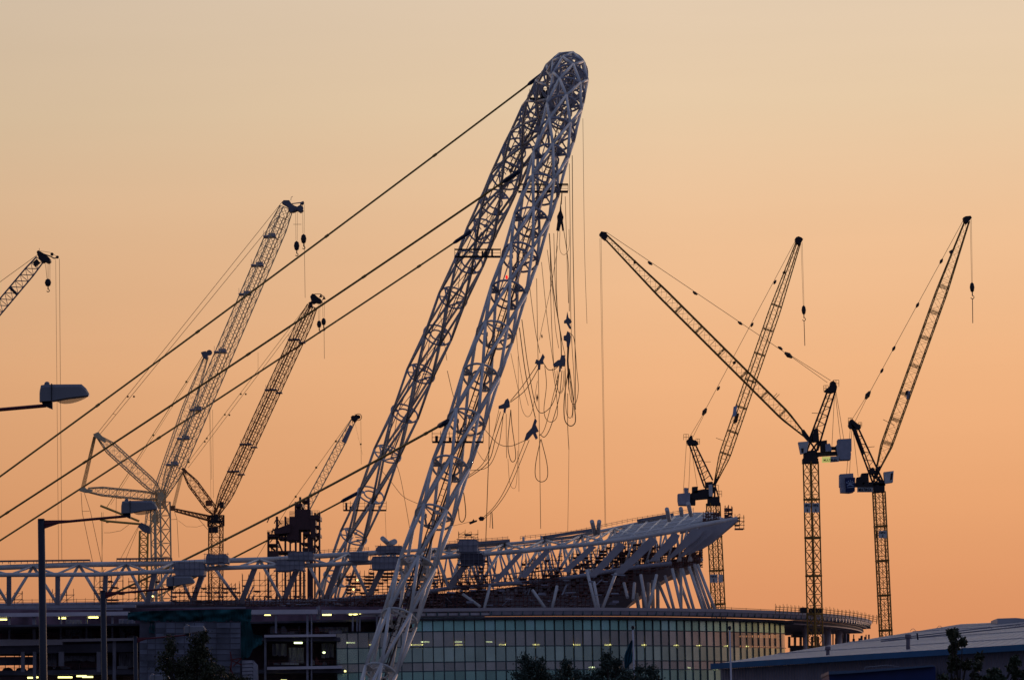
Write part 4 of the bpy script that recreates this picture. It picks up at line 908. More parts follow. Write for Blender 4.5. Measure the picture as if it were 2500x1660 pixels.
def te_D(x): return TD+9+(0 if x < 900 else (x-900)*.05)
def be_D(x): return TD+6+(0 if x < 900 else (x-900)*.004)
k = MB(); k.path([P(x, y, le_D(x)) for x, y in LE], .37, 12); k.build('leading_edge', 'white_steel', st)
k = MB(); k.path([P(x, y, te_D(x)) for x, y in TE if x < 930], .44, 12); k.build('top_chord', 'white_steel', st)
k = MB(); k.path([P(x, y, te_D(x)) for x, y in TE if x > 900], .28, 12); k.build('top_chord', 'white_steel', st)
k = MB(); k.path([P(x, y+7, te_D(x)+1) for x, y in TE if x > 1000], .16, 8); k.build('top_chord', 'white_steel', st)
for xa, xb_ in ((1090, 1240), (1330, 1450), (1560, 1640)):
    k = MB(); k.beam(P(xa, interp(TE, xa)-7, te_D(xa)-1), P(xb_, interp(TE, xb_)-7, te_D(xb_)-1), .5, 1.2); k.build('roof_walkway', 'dull_steel', st)
k = MB(); k.path([P(x, y, be_D(x)) for x, y in BE], .36, 10); k.build('bottom_chord', 'grey_steel', st)
def brace(a, b, r=.25, mt='white_steel', nm='truss_brace'): k = MB(); k.tube(P(*a), P(*b), r, 10); k.build(nm, mt, st)
xs_top = [-35, 81, 193, 308, 425, 512, 634, 745, 850, 960, 1060, 1135, 1232, 1330, 1420, 1500]
xs_bot = [-92, 22, 141, 250, 360, 470, 585, 690, 795, 900, 1000, 1096, 1170, 1260, 1350, 1440, 1520]
for i, x in enumerate(xs_top):
    for xb_ in (xs_bot[i], xs_bot[i+1]): brace((x, interp(TE, x), te_D(x)), (xb_, interp(BE, xb_), be_D(xb_)), .27)
    # zigzag in the top plane between both chords
    xm = (xs_bot[i]+xs_bot[i+1])/2+ (0 if x < 400 else 25)
    for xl in (x-58, x+58): brace((x, interp(TE, x), te_D(x)), (xl, interp(LE, xl), le_D(xl)), .2)
def vert(x0, x1, wd):   # wide flat posts / fins between bottom node and leading edge
    k = MB(); a = P(x0, interp(BE, x0), be_D(x0)-2); b = P(x1, interp(LE, x1)+1, le_D(x1)+.3); k.beam(a, b, wd, .5, side=(0, 1, 0)); k.build('roof_fin', 'fin_grey', st)
for x0, x1, wd in ((22, 22, .75), (141, 141, .8), (255, 258, .8), (360, 378, .85), (470, 497, .85), (589, 623, .9), (692, 728, .9), (795, 827, .9), (900, 940, .9), (1000, 1046, .95), (1096, 1152, 1.0)): vert(x0, x1, wd)
def fin(poly, D): k = MB(); k.ppoly(poly, D, .5); k.build('roof_fin', 'fin_grey', st)
fin([(1201, 1420), (1216, 1421), (1276, 1352), (1266, 1347)], 786)
fin([(1268, 1408), (1284, 1410), (1345, 1345), (1332, 1340)], 787)
fin([(1370, 1395), (1388, 1396), (1456, 1335), (1442, 1330)], 789)
fin([(1434, 1408), (1452, 1410), (1528, 1333), (1512, 1322)], 790)
fin([(1498, 1400), (1522, 1400), (1606, 1322), (1590, 1307)], 791)
fin([(1584, 1370), (1602, 1369), (1652, 1325), (1660, 1306), (1643, 1300)], 792)
fin([(1627, 1366), (1640, 1362), (1700, 1318), (1722, 1292), (1690, 1290)], 793)
fin([(1656, 1362), (1668, 1358), (1735, 1305), (1752, 1284), (1712, 1286)], 794)
fin([(1676, 1355), (1690, 1350), (1712, 1340), (1735, 1322), (1804, 1268), (1796, 1268), (1732, 1284)], 796)
fin([(1700, 1345), (1712, 1342), (1740, 1325), (1806, 1270), (1800, 1266), (1760, 1282)], 800)
# roof surface between the top chord and the leading edge near the tip, made of parallel purlins and panels
TX = TE[:-1]+[(1745, 1253), (1800, 1264)]
for i in range(1, 11):
    f_ = i/11; k = MB(); q = []
    for j_ in range(9):
        x = 1470+i*6+(1796-1470-i*12)*j_/8; y = interp(LE, x)*(1-f_)+interp(TX, x)*f_; q.append(P(x, y, le_D(x)*(1-f_)+te_D(x)*f_))
    k.path(q, .17 if i % 3 else .26, 8); k.build('roof_purlin', 'white_steel', st)
for i in range(9):
    x = 1500+i*34; k = MB(); k.tube(P(x, interp(LE, x), le_D(x)), P(min(x+46, 1798), interp(TX, min(x+46, 1798)), te_D(x)), .2, 8); k.build('roof_rafter', 'white_steel', st)
k = MB(); qa = [(1660, 1296), (1722, 1283), (1795, 1268), (1770, 1264), (1736, 1258), (1693, 1260), (1670, 1270)]
k.prism([P(x, y+3, (le_D(x)+.6) if i < 3 else te_D(x)-2) for i, (x, y) in enumerate(qa)], (0, 0, -.3)); k.build('roof_panel', 'grey_steel', st)
for x in range(1540, 1700, 26):
    brace((x, interp(TE, x), te_D(x)), (x-10, interp(BE, x)-8, 798), .2); brace((x, interp(TE, x), te_D(x)), (x+18, interp(BE, x)-8, 799), .2)
    brace((x+8, interp(LE, x)+1, le_D(x)), (x-16, interp(BE, x)-4, 797), .16)
for x, y, l, a_ in ((1445, 1272, 30, -14), (1463, 1272, 30, 6), (1628, 1242, 28, -12), (1662, 1241, 16, -8), (1680, 1228, 30, -14), (925, 1316, 1, 0)):
    if l < 5: continue
    k = MB(); k.tube(P(x, y, 797), P(x-l*tan(radians(a_)), y+l, 800), .36, 12); k.build('stub_column', 'white_steel', st)
k = MB(); k.tube(P(934, 1314, 790), P(952, 1330, 795), .42, 12); k.tube(P(963, 1322, 789), P(950, 1328, 794), .5, 12); k.build('stub_column', 'white_steel', st)
for x, y0, y1 in ((1097, 1328, 1360), (1278, 1310, 1325), (1322, 1307, 1325), (1497, 1286, 1300), (1522, 1282, 1296)):
    k = MB(); k.pbox(x-3, y0, x+3, y1, te_D(x)-1, 2); k.build('stub_column', 'white_steel', st)
# raking columns
def z5(x, y): return (1400+x/3.408, 1200+y/3.408)
RC = [((1032, 605), (1178, 985), 796), ((1005, 605), (1136, 985), 798), ((962, 625), (1080, 985), 795), ((985, 625), (1105, 985), 803), ((905, 640), (1003, 985), 795), ((850, 655), (968, 985), 802), ((822, 640), (900, 985), 794), ((893, 640), (896, 985), 799), ((762, 700), (838, 985), 797), ((703, 750), (803, 985), 801), ((560, 690), (610, 980), 792), ((692, 690), (622, 985), 791), ((352, 680), (240, 975), 790), ((110, 650), (190, 980), 789), ((525, 850), (545, 985), 805), ((578, 830), (590, 985), 810), ((660, 740), (662, 985), 812), ((702, 760), (702, 985), 808), ((625, 760), (618, 985), 809), ((420, 760), (450, 880), 793), ((508, 760), (496, 900), 793)]
for a, b, D_ in RC:
    k = MB(); k.tube(P(*z5(*a), D_), P(*z5(*b), D_-3), .27 if D_ < 805 else .33, 12); k.build('raking_column', 'white_steel', st)
for a, b in (((1196, 1430), (1182, 1486)), ((1130, 1450), (1172, 1480)), ((1300, 1440), (1330, 1483)), ((1360, 1430), (1348, 1484)), ((1450, 1420), (1462, 1486))):
    k = MB(); k.tube(P(a[0], a[1], 788), P(b[0], b[1], 786), .26, 10); k.build('raking_column', 'white_steel', st)
# seating bowl shell
k = MB(); k.ppoly([(1175, 1488), (1523, 1488), (1547, 1465), (1590, 1435), (1640, 1402), (1700, 1382), (1716, 1368), (1700, 1352), (1660, 1362), (1560, 1384), (1450, 1405), (1300, 1425), (1180, 1442)], 812, 26); k.build('seating_bowl', 'seat_shell', st)
k = MB(); k.ppoly([(-70, 1484), (-70, 1478), (300, 1474), (700, 1468), (1000, 1452), (1180, 1442), (1180, 1490), (-70, 1500)], 806, 30); k.build('seating_bowl', 'dark_concrete', st)
k = MB(); k.ppoly([(-70, 1479), (330, 1475), (330, 1482), (-70, 1487)], 776, 2.2); k.ppoly([(-70, 1488), (620, 1481), (620, 1487), (-70, 1496)], 764, 2); k.build('service_pipe', 'grey_steel', st)
# ------------------------------------------------------------------ scaffolds on and behind the roof
SG = 'scaffolds on the stadium roof'
def scaffold(label, poly_top, x0, x1, ybot, D, dx=11, dy=11, depth=4, dens=.8, mt='scaffold', r=.055, boards=.35, name='scaffold'):
    t = thing(name, label, 'scaffold', base_of(P((x0+x1)/2, ybot, D))+V((0, 0, P((x0+x1)/2, ybot, D).z)), SG)
    k = MB(); bd = MB(); nx = max(2, int((x1-x0)/dx))
    tops = [interp(poly_top, x0+(x1-x0)*i/nx) for i in range(nx+1)]
    for dz in (0, depth):
        for i in range(nx+1):
            x = x0+(x1-x0)*i/nx; k.pt([(x+rnd.uniform(-1, 1), tops[i]-rnd.uniform(0, 8), D+dz), (x, ybot, D+dz)], r, n=4)
        for i in range(nx):
            xa = x0+(x1-x0)*i/nx; xb_ = x0+(x1-x0)*(i+1)/nx; y = ybot
            while y > max(tops[i], tops[i+1]):
                if rnd.random() < dens: k.pt([(xa-2, y+rnd.uniform(-1, 1), D+dz), (xb_+2, y+rnd.uniform(-1, 1), D+dz)], r, n=4)
                if rnd.random() < .25: k.pt([(xa, y, D+dz), (xb_, y-dy, D+dz)], r*.8, n=4)
                if dz == 0 and rnd.random() < boards: bd.pbox(xa, y-1.2, xb_, y+1.2, D, depth)
                y -= dy
    for i in range(nx+1):
        x = x0+(x1-x0)*i/nx; y = ybot
        while y > tops[i]:
            k.tube(P(x, y, D-.2), P(x, y, D+depth+.2), r*.8, 4); y -= dy*2
    k.build('tube_frame', mt, t)
    if bd.v: bd.build('decking', rnd.choice(('plank', 'plank', 'scaffold')), t)
    return t
scaffold('reddish scaffold under the roof tip beside the slanted columns', [(1480, 1352), (1560, 1340), (1640, 1330), (1716, 1335)], 1490, 1714, 1384, 800, 6, 6, 6, .8, r=.07, boards=.35)
scaffold('dense dark scaffold under the roof fins, right of the near leg', [(1080, 1420), (1200, 1415), (1420, 1395), (1560, 1380)], 1085, 1545, 1452, 797, 10, 8, 6, .75, r=.06, boards=.3)
scaffold('scaffold tower under the sheeted box right of the near leg', [(1115, 1350), (1190, 1350)], 1118, 1190, 1485, 792, 10, 9, 5, .9)
scaffold('scaffold bay between the broad fins in the middle of the right roof', [(1270, 1370), (1380, 1355)], 1275, 1372, 1430, 794, 8, 9, 5, .8, boards=.3)
scaffold('scaffold high under the right roof where the fins crowd together', [(1380, 1355), (1540, 1320), (1620, 1335)], 1390, 1600, 1400, 799, 9, 8, 5, .7, boards=.4)
scaffold('scaffold showing against the sky between the truss legs, left of the near leg', [(840, 1400), (1080, 1392)], 845, 1080, 1478, 801, 11, 8, 5, .85, boards=.45)
scaffold('thin scaffold behind the V-shaped legs near the dark tower', [(590, 1405), (740, 1400)], 592, 745, 1468, 802, 13, 13, 4, .6, boards=.1)
scaffold('low scaffold with boards beside the third lamp post head', [(415, 1440), (580, 1425)], 418, 585, 1475, 790, 10, 10, 4, .7, boards=.3)
scaffold('scaffold frame hanging under the truss above the second lamp post', [(225, 1398), (300, 1398)], 230, 300, 1478, 791, 12, 15, 4, .7, boards=.3)
scaffold('sparse scaffold standing against the sky behind the pale crane tower', [(300, 1420), (380, 1410)], 300, 390, 1475, 803, 14, 14, 4, .6, boards=.1)
scaffold('small scaffold left of the second lamp post, seen against the sky', [(122, 1441), (182, 1441)], 128, 180, 1476, 796, 16, 12, 4, .6, boards=.1)
scaffold('small scaffold close to the left edge of the picture', [(-10, 1450), (55, 1446)], -20, 54, 1476, 795, 18, 14, 4, .6, boards=.1)
scaffold('dark low band of scaffold along the stadium rim left of the near leg', [(590, 1462), (1080, 1450)], 600, 1085, 1490, 786, 9, 7, 4, .8, boards=.3, r=.06)
scaffold('scaffold band at the foot of the seating shell right of the near leg', [(1080, 1452), (1500, 1450)], 1085, 1460, 1486, 790, 10, 9, 4, .7, boards=.2, r=.06)
scaffold('scaffold frame on top of the sheeted box right of the near leg', [(1118, 1300), (1168, 1300)], 1120, 1166, 1318, 797, 12, 7, 4, .8, mt='scaffold_yellow', boards=.1, r=.05)
scaffold('scaffold platform hanging off the outer end of the roof tip', [(1790, 1262), (1820, 1262)], 1795, 1816, 1290, 800, 9, 9, 3, .8, mt='scaffold_yellow', boards=.6, r=.06)
scaffold('small upright scaffold cage on the roof tip right of the crane mast', [(1770, 1240), (1788, 1240)], 1770, 1787, 1262, 802, 6, 5, 3, 1, boards=.7, r=.09)
scaffold('scaffold cluster around the crane mast foot on the roof', [(1715, 1255), (1755, 1248)], 1717, 1755, 1272, 806, 6, 6, 3, 1, boards=.5, r=.07)
k = MB()
for i in range(90):
    x = rnd.uniform(600, 1500); y = rnd.uniform(interp(BE, x)-4, 1480); l = rnd.uniform(6, 34); sl_ = rnd.choice((0, 0, 0, .05, -.05, -.9, .9, 2.2))
    if abs(sl_) > .5: l *= .5
    D_ = rnd.uniform(783, 800); k = MB(); k.tube(P(x, y, D_), P(x+l, min(1486, y-l*sl_), D_), rnd.choice((.06, .09, .14)), 5); k.build('stored_pipe', 'grey_steel', st)
for i in range(60):
    x = rnd.uniform(620, 1500); y = rnd.uniform(interp(BE, x), 1478); k = MB(); k.pbox(x, y, x+rnd.uniform(4, 22), y+rnd.uniform(1.5, 9), rnd.uniform(786, 802), .4); k.build('stored_panel', 'concrete', st)
# guard rails along roof edges
def rail(label, pts, h, D, n, mt='scaffold_yellow', r=.05, db=False):
    k = MB(); q = []
    for i in range(n+1):
        f_ = i/n; x = pts[0][0]+(pts[-1][0]-pts[0][0])*f_; y = interp(pts, x); dd = D(x) if callable(D) else D
        k.pt([(x, y, dd), (x, y-h*(1+.3*rnd.random()), dd)], r, n=4); q.append((x, y, dd))
        if db: k.pt([(x, y, dd+2), (x+3, y-h, dd+2)], r, n=4)
    for f_ in ((.5, .95) if h < 18 else (.3, .55, .8)):
        k.path([P(x, y-h*f_, dd) for x, y, dd in q], r*.8, 4)
    o = k.build('guard_rail', mt); tag(o, label, 'guard rail', 'temporary guard rails on the roof edges')
def pD(x): return plan(u_of_px(x), 3.3).y
rail('temporary guard rail with many posts along the far right rim of the stadium', [(1893, 1498), (2000, 1503), (2080, 1512), (2140, 1523)], 21, lambda x: 757+66*((x-1700)/440)**1.35, 26, db=True)
rail('light handrail with few posts between the raking columns and the end scaffold', [(1750, 1490), (1893, 1497)], 9, lambda x: plan(u_of_px(x), 2.5).y, 4)
rail('thin guard rail along the top of the sloping right roof', [(1270, 1318), (1396, 1305), (1545, 1274), (1693, 1250)], 9, lambda x: te_D(x)+1, 34, 'scaffold_pale', .04)
rail('guard rail over the roof just right of the near leg', [(1085, 1330), (1240, 1318)], 8, lambda x: te_D(x)+1, 12, 'scaffold_pale', .04)
rail('thin guard rail over the truss between the two arch legs', [(770, 1352), (900, 1345)], 9, 800, 12, 'scaffold_pale', .04)
rail('low handrail along the rim of the bowl at the far left', [(-30, 1476), (230, 1474)], 12, 792, 12, 'scaffold', .04)
# walkways above the left truss
for lab, x0, y0, x1, y1 in (('narrow walkway hung above the truss at the far left edge', -40, 1370, 220, 1367), ('second narrow walkway above the truss behind the pale crane tower', 285, 1364, 420, 1363)):
    k = MB(); a = P(x0, y0, TD+9); b = P(x1, y1, TD+9); k.beam(a, b, .25, 1.0)
    for i in range(18): q = a.lerp(b, i/17); k.tube(q, q-V((0, 0, .45)), .06, 4)
    for i in range(5): q = a.lerp(b, i/4); k.tube(q, q-V((0, 0, 1.1)), .06, 4)
    tag(k.build('walkway', 'scaffold_pale'), lab, 'walkway', 'walkways above the left truss')
# sheeted enclosures on the truss
EG = 'sheeted work boxes on the roof truss'
def enclosure(label, x0, y0, x1, y1, th=6, D=TD-3, ch=5, mt='sheeting'):
    t = thing('sheeted_box', label, 'work box', P((x0+x1)/2, y1, D), EG)
    k = MB(); j_ = lambda: rnd.uniform(-2.5, 2.5); poly = [(x0+ch, y0), ((x0+x1)/2+j_(), y0+j_()*.6), (x1-ch, y0), (x1, y0+ch), (x1-2+j_(), y1), (x1*.7+x0*.3, y1-2+j_()), (x1*.35+x0*.65, y1+j_()), (x0+3, y1), (x0+j_(), y0+ch*1.5)]; k.ppoly(poly, D, th); k.build('sheeting', mt, t)
    k = MB(); n = max(2, int((x1-x0)/11))
    for i in range(n+1): x = x0+(x1-x0)*i/n; k.pt([(x, y0-rnd.uniform(0, 7), D-.15), (x, y1+rnd.uniform(0, 4), D-.15)], .05, n=4)
    for f_ in (0, .5, 1): k.pt([(x0-3, y0+(y1-y0)*f_, D-.15), (x1+3, y0+(y1-y0)*f_, D-.15)], .05, n=4)
    k.pt([(x0-4, y1+1, D), (x1+4, y1+1, D)], .14, n=4); k.build('tube_frame', 'dull_steel', t)
nR = 0
for x in range(1000, 1620, 31):
    for dx_, dd_ in ((16, 13), (-14, 16), (34, 20)):
        k = MB(); xb_ = x+dx_; k.tube(P(x, interp(TE, x)+rnd.uniform(2, 14), te_D(x)+dd_*.5), P(xb_, interp(BE, xb_)+rnd.uniform(-8, 6), be_D(xb_)+dd_), rnd.choice((.12, .16, .2)), 8); k.build('rear_strut', rnd.choice(('white_steel', 'grey_steel')), st); nR += 1
for x in range(1020, 1600, 64):
    k = MB(); k.tube(P(x, interp(LE, x), le_D(x)), P(x+70, interp(TE, x+70)+6, te_D(x+70)), .13, 8); k.tube(P(x, interp(BE, x)-22, 800), P(x+90, interp(BE, x+90)-26, 802), .13, 8); k.build('rear_strut', 'white_steel', st)
enclosure('sheeted box wrapped round the truss above the third lamp head', 425, 1372, 500, 1404)
enclosure('rounded sheeted hood on top of the truss left of the dark tower', 500, 1352, 556, 1374)
enclosure('long sheeted box under the truss in front of the dark tower', 672, 1366, 743, 1392)
enclosure('flat sheeted hood on top of the truss in front of the dark tower', 704, 1346, 765, 1366)
enclosure('square pale panel box between the two arch legs', 853, 1348, 898, 1368, ch=0)
enclosure('large sheeted box just left of the near leg', 905, 1358, 982, 1388)
enclosure('upper deck box under the two fallen white tubes', 918, 1332, 985, 1352)
enclosure('grey sheeted box just right of the near leg', 1117, 1316, 1168, 1346)
enclosure('dark sheeted box hanging below the truss right of the near leg', 1122, 1350, 1180, 1378, mt='dark_concrete')
# debris netting and sheeted scaffold on the left facade
t = thing('sheeted_scaffold', 'tall scaffold wrapped in pale sheeting on the left front of the stadium', 'scaffold', base_of(P(465, 1600, 742)))
k = MB(); rows = [1519, 1533, 1545, 1556, 1570, 1584, 1597, 1612, 1627, 1642, 1660, 1700, 1780]
xsr = [378, 405, 428, 450, 475, 500, 528, 562, 587]
for i, (ya, yb) in enumerate(zip(rows, rows[1:])):
    xx = xsr if ya < 1550 else [341, 360, 380]+xsr[1:]
    for xa, xb_ in zip(xx, xx[1:]):
        jj = rnd.uniform(-1, 1); d1 = 742+rnd.uniform(0, .4); d2 = d1+rnd.uniform(-.2, .35); a = [P(xa+.6, ya+1+jj*.4, d1), P(xb_-.6, ya+1+jj*.4, d1), P(xb_-.6, yb-1.2, d2), P(xa+.6, yb-1.2, d2)]
        k.prism(a, (0, .06, 0))
k.build('sheeting', 'wall_sheeting', t)
k = MB()
for x in [341, 360, 380]+xsr[1:]: k.pt([(x, 1516 if x > 378 else 1548, 741.6), (x, 1800, 741.6)], .07, n=4)
for y in rows: k.pt([(341 if y > 1550 else 378, y, 741.6), (588, y-.5, 741.6)], .09, n=4)
k.pbox(341, 1516, 590, 1800, 743, 1); k.build('backing', 'dark_concrete', t)
t = thing('sheeted_scaffold', 'small sheeted stair tower at the foot of the pale sheeting', 'scaffold', base_of(P(605, 1640, 740)))
k = MB()
for i in range(8): k.ppoly([(591, 1612+i*9), (616, 1611+i*9), (618, 1618+i*9), (591, 1619+i*9)], 739+rnd.random()*.3, .3)
k.ppoly([(618, 1612), (628, 1622), (634, 1800), (618, 1800)], 739.2, 2); k.build('sheeting', 'sheeting', t)
k = MB(); k.pbox(590, 1610, 619, 1800, 740, 1.5)
k.build('backing', 'dark_concrete', t)
def net(label, poly, D):
    "hanging net: polygon outline given as top edge then bottom edge (reversed), folded in depth"
    h_ = len(poly)//2; tp = poly[:h_]; bt = sorted(poly[h_:]); tp = sorted(tp); x0 = tp[0][0]; x1 = tp[-1][0]; n_ = max(6, int((x1-x0)/3.5)); rows = 7; g_ = []
    for i in range(n_+1):
        x = x0+(x1-x0)*i/n_; a = interp(tp, x); b = interp(bt, x)+rnd.uniform(-2.5, 2.5)
        g_.append([P(x+1.5*noise.noise((x*.1, j_*.6, 3)), a+(b-a)*j_/rows, D+.9*noise.noise((x*.06, j_*.35, D))+.3*sin(x*.9+j_*.5)) for j_ in range(rows+1)])
    k = MB(); vs2 = [v for c_ in g_ for v in c_]; r_ = rows+1
    k.add(vs2, [[i*r_+j_, (i+1)*r_+j_, (i+1)*r_+j_+1, i*r_+j_+1] for i in range(n_) for j_ in range(rows)], True)
    tag(k.build('debris_netting', 'netting'), label, 'netting', 'green debris nets on the stadium front')
net('long strip of dark green netting above the pale sheeting', [(312, 1494), (360, 1491), (470, 1488), (614, 1486), (614, 1516), (480, 1517), (360, 1516), (312, 1513)], 742.5)
net('upright green netting at the right edge of the pale sheeting', [(588, 1514), (612, 1514), (616, 1546), (640, 1551), (588, 1606), (610, 1604), (617, 1582), (641, 1572)], 742.2)
net('small green netting corner left of the pale sheeting', [(364, 1516), (379, 1516), (364, 1544), (379, 1546)], 742.8)
k = MB()
for a, b in (((562, 1590), (566, 1612)), ((566, 1612), (560, 1660)), ((562, 1610), (590, 1606)), ((566, 1612), (590, 1622)), ((590, 1606), (570, 1625)), ((560, 1625), (575, 1660))): k.pt([a, b], .14, 738, 4)
k.tube(P(560, 1640, 738), base_of(P(560, 1640, 738)), .12, 5); tag(k.build('lattice_mast', 'red_paint'), 'small red lattice mast in front of the pale sheeting', 'mast')

# ------------------------------------------------------------------ street lamps
def lamp():
    t = thing('street_lamp', '', 'street lamp', V((0, 0, 0)), 'street lamps along the approach road')
    k = MB(); k.tube((0, 0, 0), (0, 0, 8.38), .1, 16, .082); k.tube((0, 0, 8.38), (0, 0, 8.4), .09, 16, .07); k.build('pole', 'lamp_pole', t)
    k = MB(); k.path([(.05, 0, 8.27), (.5, 0, 8.31), (1.2, 0, 8.36), (1.98, 0, 8.41)], .032, 8); k.prism([(.06, -.02, 8.36), (.75, -.02, 8.35), (.4, -.02, 8.27), (.06, -.02, 8.16)], (0, .04, 0)); k.build('arm', 'lamp_arm', t)
    k = MB()
    def sec(x, zt, zb, w): return [V((x, -w*.5, zb)), V((x, -w*.42, zt-.05)), V((x, -w*.25, zt)), V((x, w*.25, zt)), V((x, w*.42, zt-.05)), V((x, w*.5, zb))]
    secs = [sec(1.875, 8.66, 8.47, .16), sec(1.90, 8.755, 8.475, .24), sec(1.96, 8.765, 8.475, .27), sec(2.1, 8.765, 8.48, .30), sec(2.35, 8.76, 8.52, .34), sec(2.6, 8.755, 8.545, .33), sec(2.67, 8.69, 8.552, .28), sec(2.72, 8.60, 8.56, .18), sec(2.725, 8.575, 8.562, .10)]
    o_ = 0; vs2 = [v for s_ in secs for v in s_]; fs = []
    for i in range(len(secs)-1):
        for j in range(6): fs.append([i*6+j, i*6+(j+1) % 6, (i+1)*6+(j+1) % 6, (i+1)*6+j])
    fs += [[0, 1, 2, 3, 4, 5][::-1], [len(vs2)-6+j for j in range(6)]]; k.add(vs2, fs)
    hd = k.build('lamp_head', 'lamp_body', t)
    k = MB(); k.box((2.09, 0, 8.63), (.012, .312, .29)); k.build('joint_seam', 'lamp_bracket', hd)
    k = MB(); k.ball((2.0, 0, 8.775), .05, 10); k.build('photocell', 'lamp_body', hd)
    k = MB(); secs = []
    for i in range(9):
        f_ = i/8; x = 2.15+.56*f_; zt = 8.49+.07*f_; dpt = .10*sin(pi*min(1, f_*1.0+.001))**.6*(1-.35*f_)+.002; w = .13*sin(pi*(f_*.92+.04))**.5+.01
        secs.append([V((x, w*cos(pi+pi*j/6), zt+dpt*sin(pi+pi*j/6))) for j in range(7)])
    vs2 = [v for s_ in secs for v in s_]; fs = [[i*7+j, i*7+j+1, (i+1)*7+j+1, (i+1)*7+j] for i in range(8) for j in range(6)]; k.add(vs2, fs, True); k.build('lens', 'lens', hd)
    k = MB(); k.prism([(1.9, -.04, 8.475), (2.09, -.04, 8.48), (2.09, -.04, 8.34), (2.0, -.04, 8.38), (1.93, -.04, 8.42)], (0, .08, 0)); k.build('bracket', 'lamp_bracket', t)
    return t
def copy_tree(o, parent=None):
    c = o.copy(); COL.objects.link(c); c.parent = parent
    for ch in [x for x in ALL if x.parent == o]: copy_tree(ch, c)
    return c
proto = lamp(); ALL = list(COL.objects)
for i, (hx, hy, D, lab) in enumerate(((97, 940, 80.3, 'nearest street lamp, only its head and arm reaching in at the left edge'),
        (296, 1223, 109.6, 'street lamp whose full dark post stands at the left, second nearest'),
        (406, 1407, 139, 'street lamp with its head in front of the roof truss, third nearest'),
        (449, 1527, 180.6, 'street lamp with a pale head in front of the sheeted scaffold'),
        (366, 1646, 203, 'farthest street lamp, only its head top showing at the bottom edge'))):
    o = proto if i == 0 else copy_tree(proto)
    p = P(hx, hy, D); o.location = (p.x-1.875, D, p.z-8.765); o['label'] = lab

# ------------------------------------------------------------------ warehouse
wh = thing('warehouse', 'low grey warehouse with blue eaves band at the lower right', 'warehouse', base_of(P(2150, 1620, 262)))
EL, ER, RL, RR = P(1752, 1619, 256), P(2640, 1563, 232), P(2343, 1523, 300), P(2640, 1509, 288)
k = MB(); mid = [EL, ER, RR, RL]; k.prism(mid, (0, 0, -.25)); k.build('roof', 'roof_sheet', wh)
k = MB()
for f_, g_ in ((.22, .45), (.5, .8), (.78, 1.2)):
    a = EL.lerp(RL, f_); b = ER.lerp(RR, f_); k.tube(a+V((0, 0, .02)), b+V((0, 0, .02)), .028, 4)
for f_ in [i/40 for i in range(1, 40)]:
    k.tube(EL.lerp(ER, f_)+V((0, 0, .01)), RL.lerp(RR, f_)+V((0, 0, .01)), .012, 4)
k.build('roof_seam', 'roof_seam', wh)
dn = (ER-EL).normalized(); nrm = V((dn.y, -dn.x, 0)).normalized()
k = MB(); k.beam(EL+nrm*.25-V((0, 0, .15)), ER+nrm*.25-V((0, 0, .18)), .30, .5, side=nrm); k.build('gutter', 'blue_trim', wh)
k = MB(); eld_ = EL-dn*.3; k.prism([EL+V((0, 0, -.3))-nrm*.2, ER+V((0, 0, -.3))-nrm*.2, V((ER.x, ER.y, 0))-nrm*.2, V((EL.x, EL.y, 0))-nrm*.2], -nrm*.3)
k.prism([EL+V((0, 0, -.3))-nrm*.5, RL+V((0, 0, -.3)), V((RL.x, RL.y, 0)), V((EL.x, EL.y, 0))-nrm*.5], nrm*.1+dn*.2); k.build('wall', 'wall_sheet', wh)
k = MB(); k.ppoly([(2435, 1509), (2480, 1507.5), (2560, 1515), (2560, 1530), (2435, 1522)], 291, 4); k.build('roof_box', 'roof_sheet', wh)
for x, y0, y1, wd, D in ((2021, 1577, 1602, 5, 252), (2217, 1548, 1590, 5.5, 248)):
    k = MB(); k.tube(P(x, y1+4, D), P(x, y0+5, D), wd/px(D)*.9, 14); k.tube(P(x, y0+9, D), P(x, y0, D), wd/px(D)*1.4, 14); k.tube(P(x, y1-3, D), P(x, y1+1, D), wd/px(D)*1.25, 14); k.build('flue', 'flue', wh)
k = MB(); k.tube(P(2239, 1545, 262), P(2241, 1561, 262), .045, 8); k.build('vent_pipe', 'lamp_bracket', wh)
k = MB()
for a, b, f_ in ((2045, 2190, .50), (2200, 2330, .60), (2350, 2560, .70)):
    pa = P(a, 1590-(a-2045)*.125, 275); pb = P(b, 1590-(b-2045)*.145, 275)
for x, y in ((2229, 1540), (2294, 1533), (2415, 1535), (2485, 1530)):
    k.path([P(x-7+14*i/8, y-6*sin(pi*i/8), 270) for i in range(9)], .012, 4)
k.path([P(x, 1565-(x-2150)*.105, 268) for x in range(2150, 2520, 30)], .035, 4); k.path([P(x, 1561-(x-2150)*.112, 268) for x in range(2150, 2520, 30)], .03, 4); k.build('roof_cable', 'dull_steel', wh)
cn = MB(); cn.ppoly([(2024, 1640), (2281, 1624), (2284, 1630), (2284, 1700), (2024, 1700)], 238, 6); co_ = cn.build('canopy', 'canopy_blue', wh)
cn = MB(); cn.ppoly([(2023, 1638), (2100, 1635), (2278, 1622.5), (2282, 1626), (2100, 1641), (2023, 1646)], 237.6, 6.4); cn.build('canopy_edge', 'canopy_top', co_)
cn = MB(); cn.pt([(2108, 1638), (2112, 1628), (2165, 1623), (2195, 1627)], .02, 240, 5); cn.build('canopy_rail', 'dull_steel', co_)

